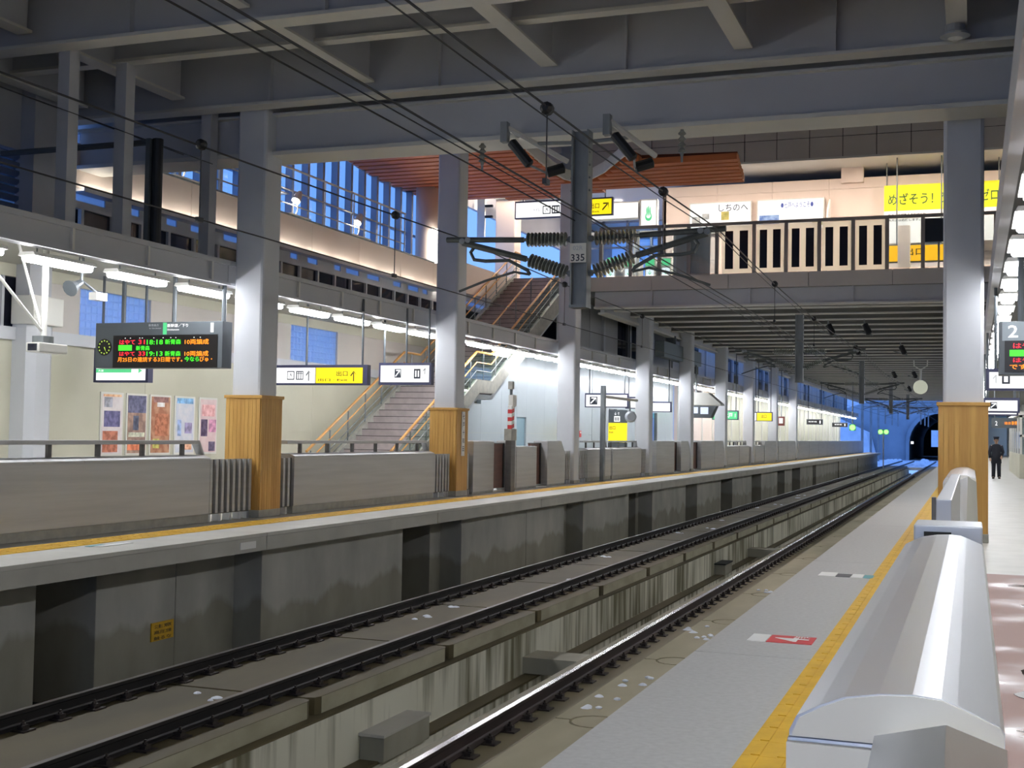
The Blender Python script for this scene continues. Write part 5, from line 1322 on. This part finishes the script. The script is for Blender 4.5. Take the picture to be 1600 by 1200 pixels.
t = thing('girder_insulator', (-7.2, 18.75, 6), 'small pale insulator below the girder left of the drop post', 'insulator')
insulator(t, (-7.55, 18.9, 6.26), (-7.55, 18.9, 5.9), .06, 4); MB().tube([(-7.55, 18.9, 5.9), (-7.55, 18.9, 5.8)], .02, 6).build('clamp', M['mast'], t)
for i, (x, y) in enumerate([(-5.0, 47.4), (-3.7, 47.4), (-5.0, 58.65), (-3.0, 58.65), (-4.6, 81.15), (-3.4, 81.15), (-4.7, 103.65)]):
    t = thing('deck_insulator', (x, y, 5.2), '%s dark feeder insulator hanging from the deck beams' % ordinal(i), 'insulator', 'feeder insulators below the deck')
    MB().lathe((x, y, 5.75), (x+.2, y, 5.35), [(0, .05), (.05, .12), (.9, .12), (1, .05)], 10).build('insulator', M['black'], t)
    MB().tube([(x, y, 5.95), (x, y, 5.72)], .03, 6).build('hanger', M['mast'], t)
    MB().tube([(x-.3, y, 5.5), (x+.3, y, 5.32)], .03, 6).build('link', M['mast'], t)
# wires
def wire(xs_, lab, r, pts, balls=()):
    t = thing('overhead_wire', pts[0], lab, 'wire', 'wires of the overhead line')
    MB().tube(pts, r, 5).build('conductor', M['wire'], t)
    for b in balls:
        MB().lathe((b[0], b[1]-.06, b[2]), (b[0], b[1]+.06, b[2]), [(0, .03), (.25, .06), (.75, .06), (1, .03)], 10).build('dropper_pulley', M['black'], t)
        MB().tube([(b[0], b[1], b[2]), (b[0], b[1], b[3])], .007, 5).build('dropper', M['wire'], t)
        box('contact_clip', M['wire'], t, b[0]-.02, b[0]+.02, b[1]-.05, b[1]+.05, b[3]-.03, b[3]+.02)
def spans(x, z, sag, yl_):
    pts = []
    for a, b in zip(yl_[:-1], yl_[1:]):
        for k in range(8):
            u = k/8; pts.append((x, a+(b-a)*u, z-sag*4*u*(1-u)))
    pts.append((x, yl_[-1], z)); return pts
sp_y = [-8, CY, 45.2, 72, 99, 126, 146]
wire(0, 'messenger wire over the near track with pulley droppers', .011, spans(-3.6, 4.64, .22, sp_y), [(-3.6, 10.57, 4.44, 3.78), (-3.6, 15.1, 4.54, 3.78), (-3.6, 24.5, 4.5, 3.78), (-3.6, 31, 4.42, 3.78)])
wire(0, 'messenger wire over the far track with pulley droppers', .011, spans(-7.9, 4.7, .15, sp_y), [(-7.9, 11.5, 4.6, 3.78), (-7.9, 16.4, 4.66, 3.78), (-7.9, 24.5, 4.6, 3.78), (-7.9, 31, 4.55, 3.78)])
wire(0, 'contact wire over the near track', .009, spans(-3.75, 3.78, .0, sp_y))
wire(0, 'contact wire over the far track', .009, spans(-7.9, 3.78, .0, sp_y))
wire(0, 'upper feeder wire beside the drop post', .010, spans(-5.85, 4.86, .05, [-8, CY, 45.2, 72, 99, 126, 146]))
wire(0, 'second feeder wire close above the first', .008, spans(-5.75, 4.95, .06, [-8, CY, 45.2, 72, 99, 126, 146]))
wire(0, 'auxiliary wire close under the near messenger wire', .007, spans(-3.62, 4.58, .25, sp_y))
wire(0, 'thin hanging wire at the upper left over the far canopy', .008, [(-12.4, 6, 6.1), (-12.4, 18.4, 6.1)])
wire(0, 'thin pair wire high at the upper left above the far canopy', .008, [(-13.0, 6, 6.35), (-13.0, 18.4, 6.3)])

# ---------------------------------------------------------------- right platform furniture
rwall = struct('wall_right', None, 'pale glazed wall along the right platform', 'wall', (3.6, 40, 0))
y = YN
while y < YF-3:
    box('wall_panel', M['cream'], rwall, 3.6, 3.75, y+.02, y+2.98, 0, 4.36); box('wall_post', M['galv'], rwall, 3.52, 3.6, y-.05, y+.05, 0, 4.3); y += 3
wr = thing('waiting_room', (2.7, 58, 0), 'white framed waiting room at the far right platform', 'room')
box('base_wall', M['cream'], wr, 1.85, 3.6, 55, 55.1, 0, 1.0); box('base_wall', M['cream'], wr, 1.85, 1.95, 55.1, 70, 0, 1.0)
for x in (1.85, 2.7, 3.5): box('frame_post', M['white_frame'], wr, x, x+.1, 55, 55.1, 1.0, 2.6)
for y in (58, 61, 64, 67, 69.9): box('frame_post', M['white_frame'], wr, 1.85, 1.95, y, y+.1, 1.0, 2.6)
for z in (1.7, 2.5): box('frame_rail', M['white_frame'], wr, 1.85, 3.6, 55, 55.08, z, z+.1)
box('glass_panel', M['glass'], wr, 1.95, 3.5, 55.04, 55.05, 1.0, 2.5); box('glass_panel', M['glass'], wr, 1.89, 1.9, 55.1, 69.9, 1.0, 2.5)
box('roof', M['white_frame'], wr, 1.8, 3.6, 54.9, 70.1, 2.6, 2.75)
fy = 17.2
d2 = thing('departure_board', (1.5, fy, 2.4), 'dark departure board with a white 2 at the right picture edge', 'departure board')
box('housing', M['frame'], d2, .33, 3.2, fy, fy+.3, 2.36, 3.05, .01)
box('header', mat('grey board header', S(150, 160, 166), None, .5), d2, .37, 3.2, fy-.006, fy, 2.80, 3.04)
df = box('display_face', M['led_face'], d2, .40, 3.1, fy-.012, fy, 2.4, 2.80)
text('2', M['ink_white'], d2, '-y', .44, .56, 2.84, 3.0, fy-.012)
text('はやて', M['led_r'], df, '-y', .50, .82, 2.7, 2.77, fy-.018); box('green_cell', M['led_g'], df, .46, .8, fy-.018, fy-.012, 2.60, 2.68)
text('はやて', M['led_r'], df, '-y', .50, .82, 2.52, 2.58, fy-.018); text('です。今ならびゅう', M['led_o'], df, '-y', .46, 1.4, 2.43, 2.5, fy-.018)
for x in (.6, 1.7, 2.9): MB().tube([(x, fy+.15, 3.05), (x, fy+.15, 4.36)], .04, 8).build('hanger', M['frame'], d2)
fy = 21.5
s5 = plate_sign('escalator_sign', .27, 2.9, fy, 2.36, 2.62, 'long white hanging sign below the right departure board', ztop=4.36, nposts=3)
box('face', M['sign_white'], s5, .27, 2.9, fy-.008, fy+.004, 2.36, 2.62)
text('↑', M['ink_pale'], s5, '-y', .32, .42, 2.44, 2.58, fy-.012); dark_square(s5, .46, .58, 2.43, 2.58, fy-.009); box('lift_figure', M['ink_white'], s5, .49, .55, fy-.014, fy-.012, 2.46, 2.55)
fy = 30.5
s6 = plate_sign('escalator_sign', .3, .98, fy, 2.2, 2.44, 'white hanging sign with escalator pictogram on the right platform', ztop=4.36, nposts=2)
box('face', M['sign_white'], s6, .3, .98, fy-.008, fy+.004, 2.2, 2.44); dark_square(s6, .4, .55, 2.25, 2.4, fy-.009); text('↗', M['ink_white'], s6, '-y', .41, .54, 2.27, 2.38, fy-.014)
fy = 38
s7 = plate_sign('platform_sign', .3, 1.2, fy, 2.28, 2.42, 'lower white hanging sign behind the others on the right platform', ztop=4.36)
box('face', M['sign_white'], s7, .3, 1.2, fy-.008, fy+.004, 2.28, 2.42)
fy = 60
s8 = plate_sign('departure_display', .9, 2.1, fy, 2.15, 2.5, 'far small departure display with orange text on the right platform', ztop=4.36, frame=M['frame'])
text('18:18 新青森', M['led_o'], s8, '-y', 1.4, 2.05, 2.25, 2.42, fy-.004); text('2', M['ink_white'], s8, '-y', 1.0, 1.1, 2.22, 2.42, fy-.004)

# station employee
pe = thing('person', (.95, 54.2, 0), 'station employee in dark uniform and cap standing on the right platform', 'person')
def person(t, X0, Y0):
    m = bpy.data.meshes.new('body')
    J = {'pel': (0, 0, .90, .12), 'waist': (0, 0, 1.02, .115), 'chest': (0, 0, 1.24, .14), 'neckb': (0, 0, 1.38, .06), 'neck': (0, -.01, 1.44, .05), 'head': (0, -.02, 1.55, .085), 'top': (0, -.01, 1.63, .07)}
    for s, n in ((-1, 'l'), (1, 'r')):
        J[n+'hip'] = (s*.09, 0, .85, .09); J[n+'kn'] = (s*.10, -.01, .47, .058); J[n+'an'] = (s*.11, .02, .08, .04); J[n+'toe'] = (s*.12, -.14, .035, .035)
        J[n+'sh'] = (s*.18, 0, 1.33, .055); J[n+'el'] = (s*.25, .02, 1.07, .043); J[n+'wr'] = (s*.2, -.14, .92, .03) if s > 0 else (s*.24, -.06, .83, .03); 
        w_ = J[n+'wr']; J[n+'ha'] = (w_[0]-s*.01, w_[1]-.03, w_[2]-.06, .028)
    keys = list(J); ix = {k: i for i, k in enumerate(keys)}
    E_ = [('pel', 'waist'), ('waist', 'chest'), ('chest', 'neckb'), ('neckb', 'neck'), ('neck', 'head'), ('head', 'top')]
    for n in 'lr': E_ += [('pel', n+'hip'), (n+'hip', n+'kn'), (n+'kn', n+'an'), (n+'an', n+'toe'), ('chest', n+'sh'), (n+'sh', n+'el'), (n+'el', n+'wr'), (n+'wr', n+'ha')]
    m.from_pydata([J[k][:3] for k in keys], [(ix[a], ix[b]) for a, b in E_], [])
    o = bpy.data.objects.new('body', m); C.objects.link(o); o.parent = t
    md = o.modifiers.new('skin', 'SKIN'); sv = m.skin_vertices[0].data
    for k in keys: sv[ix[k]].radius = (J[k][3], J[k][3])
    sv[ix['pel']].use_root = True
    sb = o.modifiers.new('sub', 'SUBSURF'); sb.levels = 1; sb.render_levels = 1
    m.materials.append(M['skin'])
    P = lambda x, y, z: (X0+x, Y0+y, z)
    mb = MB(); mb.loft([(P(0, 0, .62), .20, .15), (P(0, 0, .9), .19, .145), (P(0, 0, 1.05), .17, .135), (P(0, 0, 1.25), .21, .15), (P(0, 0, 1.36), .17, .11), (P(0, 0, 1.4), .08, .075)], 14)
    for n, s in (('l', -1), ('r', 1)):
        mb.tube([P(*J[n+'sh'][:3]), P(*J[n+'el'][:3]), P(*J[n+'wr'][:3])], [.075, .06, .048], 10)
    mb.build('coat', M['cloth'], t, smooth=True)
    mb = MB()
    for n, s in (('l', -1), ('r', 1)): mb.tube([P(J[n+'hip'][0], 0, .86), P(*J[n+'kn'][:3]), P(J[n+'an'][0], .02, .07)], [.11, .08, .07], 10)
    mb.build('trousers', M['cloth'], t, smooth=True)
    for n, s in (('l', -1), ('r', 1)):
        MB().loft([(P(s*.115, -.05, 0), .05, .13), (P(s*.115, -.04, .05), .05, .12), (P(s*.11, 0, .1), .045, .06)], 10).build('shoe', M['black'], t)
        w_ = J[n+'ha']
        for f_ in range(4): MB().tube([P(w_[0]+(f_-1.5)*.016, w_[1], w_[2]), P(w_[0]+(f_-1.5)*.016, w_[1]-.015, w_[2]-.035), P(w_[0]+(f_-1.5)*.015, w_[1]-.005, w_[2]-.06-.006*(f_ in (1, 2)))], [.009, .008, .006], 6).build('finger', M['skin'], t)
        MB().tube([P(w_[0]-s*.02, w_[1], w_[2]+.02), P(w_[0]-s*.045, w_[1]-.02, w_[2]-.02)], [.01, .007], 6).build('thumb', M['skin'], t)
    MB().loft([(P(0, -.02, 1.605), .098, .105), (P(0, -.02, 1.64), .10, .11), (P(0, -.02, 1.68), .12, .13), (P(0, -.02, 1.70), .11, .12)], 14).build('cap', M['cloth'], t, smooth=True)
    MB().prism([(X0-.08, Y0-.11), (X0+.08, Y0-.11), (X0+.06, Y0-.18), (X0-.06, Y0-.18)], 'z', 1.6, 1.612).build('cap_peak', M['black'], t)
    MB().loft([(P(0, .03, 1.5), .075, .07), (P(0, .02, 1.6), .096, .09)], 12).build('hair', M['black'], t)
    for s in (-1, 1):
        MB().lathe(P(s*.032, -.098, 1.565), P(s*.032, -.112, 1.565), [(0, .012), (1, .006)], 8).build('eye', M['black'], t)
        MB().lathe(P(s*.083, -.01, 1.55), P(s*.1, 0, 1.55), [(0, .025), (1, .02)], 8).build('ear', M['skin'], t)
    MB().tube([P(0, -.1, 1.57), P(0, -.125, 1.535), P(0, -.1, 1.525)], [.008, .014, .01], 6).build('nose', M['skin'], t)
    box('mouth', M['brown_door'], t, X0-.022, X0+.022, Y0-.106, Y0-.098, 1.5, 1.507)
person(pe, .95, 54.2)

# ---------------------------------------------------------------- outside: snow, tunnel
sg = struct('floor_snow', None, 'snow covered ground outside the station end', 'floor', (0, 250, -1.6))
box('snow_ground', M['snow'], sg, -200, 200, YF, 500, -1.9, -1.6)
box('snow_ground', M['snow'], sg, -200, -18, -60, YF, -6, -5)
for i in range(30):
    y = random.uniform(149, 195); x = random.choice([-10.5, -9.8, -5.9, -5.5, -6.1, -1.0, -.5, -2])+random.uniform(-.5, .5)
    L = random.uniform(2, 6); w_ = random.uniform(.3, .7); h = random.uniform(.2, .5)
    MB().lathe((x, y, -1.62), (x+random.uniform(-.2, .2), y+L, -1.62), [(0, .05), (.15, h*.7), (.5, h), (.85, h*.7), (1, .05)], 10).build('snow_bank', M['snow'], sg, smooth=True)
tp = thing('tunnel_portal', (-4.3, 200, -1.6), 'dark arched tunnel mouth in a snowy wall at the end of the tracks', 'tunnel')
cxt, rt, zs = -4.3, 4.6, 1.0
arch = [(cxt-rt, -1.6), (cxt-rt, zs)] + [(cxt-rt*math.cos(a), zs+rt*math.sin(a)) for a in [PI*k/16 for k in range(1, 16)]] + [(cxt+rt, zs), (cxt+rt, -1.6)]
con = mat('snowy portal concrete', S(170, 180, 190), S(140, 150, 160), .8, 0, (.2, .2, .2))
mb = MB()
outer = [(-24, -1.6), (-24, 4)]+[(-24+(k+1)*2.4, 4+4.5*min(1, (k+1)/9)) for k in range(15)]+[(14, 8.5), (14, -1.6)]
n_ = len(arch)
poly = [(-24, -1.6)]+arch[:2]
mb.prism([(-24, -1.6), (cxt-rt, -1.6), (cxt-rt, zs), (-24, zs)], 'y', 200, 201)
mb.prism([(cxt+rt, -1.6), (14, -1.6), (14, zs), (cxt+rt, zs)], 'y', 200, 201)
mb.build('portal_wall', con, tp)
up = [(-24, zs)]+arch[1:-1]+[(14, zs), (14, 8.2), (-12, 8.2), (-24, 4.5)]
MB().prism(up, 'y', 200, 201).build('portal_head', con, tp)
ring = arch+[(cxt+(x-cxt)*1.1, z*1.0+(.4 if z > zs else 0)) for x, z in reversed(arch)]
MB().prism(ring, 'y', 199.5, 200).build('portal_rim', con, tp)
inn = MB()
a2 = [(x, z) for x, z in arch]
nn = len(a2)
vs = [(x, 201, z) for x, z in a2]+[(x, 262, z) for x, z in a2]
box('tunnel_end', M['dark_void'], tp, -10, -7.48, 262, 262.3, -1.6, 6.5); box('tunnel_end', M['dark_void'], tp, -7.48, 1.5, 262, 262.3, 3.5, 6.5); box('tunnel_end', M['dark_void'], tp, -7.48, 1.5, 262, 262.3, -1.6, .2)
inn.add(vs, [(i, i+1, i+1+nn, i+nn) for i in range(nn-1)]).build('tunnel_lining', M['dark_void'], tp)
box('marker_lamp', M['sign_white'], tp, cxt-rt+.2, cxt-rt+.6, 201, 201.2, .9, 1.3)
# embankment and frames left of the portal
eb = struct('wall_embankment', None, 'blue-grey snowy embankment and retaining wall left of the tunnel', 'wall', (-25, 190, 0))
MB().prism([(-60, -1.6), (-13.5, -1.6), (-14.5, 2.5), (-22, 6), (-60, 12)], 'y', 190, 199.4).build('bank', M['snow'], eb)
struct('wall_hillside', MB().prism([(-90, -1.6), (60, -1.6), (60, 18), (-90, 22)], 'y', 330, 340).build('wall_hillside', M['snow']), 'snowy hillside behind the tunnel', 'wall')
for i, y in enumerate((158, 172, 186)):
    t = thing('line_gantry', (-5.7, y, -1.6), '%s steel gantry over the snowy tracks outside the station' % ordinal(i), 'gantry', 'gantries outside the station')
    for x in (-12.5, 1.2): box('mast', M['mast'], t, x-.15, x+.15, y-.15, y+.15, -1.6, 6.6)
    box('top_chord', M['mast'], t, -12.5, 1.2, y-.08, y+.08, 6.3, 6.5); box('bottom_chord', M['mast'], t, -12.5, 1.2, y-.08, y+.08, 5.4, 5.55)
    for k in range(9): MB().tube([(-12.5+k*1.52, y, 5.5 if k % 2 else 6.4), (-12.5+(k+1)*1.52, y, 6.4 if k % 2 else 5.5)], .06, 6).build('diagonal', M['mast'], t)
    for x in (-9.8, -5.7, -1.6): box('drop_arm', M['mast'], t, x-.08, x+.08, y-.08, y+.08, 3.4, 5.4)
for i, (x, z, n, lab) in enumerate([(-9.15, 2.62, 1, 'single green signal lamp at the end of the far platform'), (-7.0, 2.3, 2, 'double green signal lamp outside the station end')]):
    t = thing('track_signal', (x-.6*i, 110+20*i, z), lab, 'signal')
    y = 100+30*i; x_ = [-8.65, -8.25][i]; z = [2.4, 2.27][i]
    t.location = (x_, y, z)
    box('backboard', M['mast'], t, x_-.24-.26*i, x_+.24+.26*i, y, y+.1, z-.24, z+.24)
    for k in range(n): MB().lathe((x_+(k-(n-1)/2)*.55, y-.12, z), (x_+(k-(n-1)/2)*.55, y, z), [(0, .2), (1, .22)], 12).build('lamp_glass', M['signal'], t)
    MB().tube([(x_, y+.1, z+.3), (x_, y+.1, 6.4)], .05, 6).build('stem', M['mast'], t) if i == 0 else MB().tube([(x_, y+.1, -1.6), (x_, y+.1, z)], .06, 6).build('stem', M['mast'], t)
struct('wall_right_end', box('wall_right_end', M['cream'], None, .5, 6, YF, YF+.2, 0, 4.4), 'pale wall closing the far end of the right platform', 'wall')
# rear wall behind the camera
0 and struct('wall_back', box('wall_back', M['steel_paint'], None, XL, XR, YN-.2, YN, -3.2, 8.3), 'grey end wall of the hall behind the camera', 'wall')
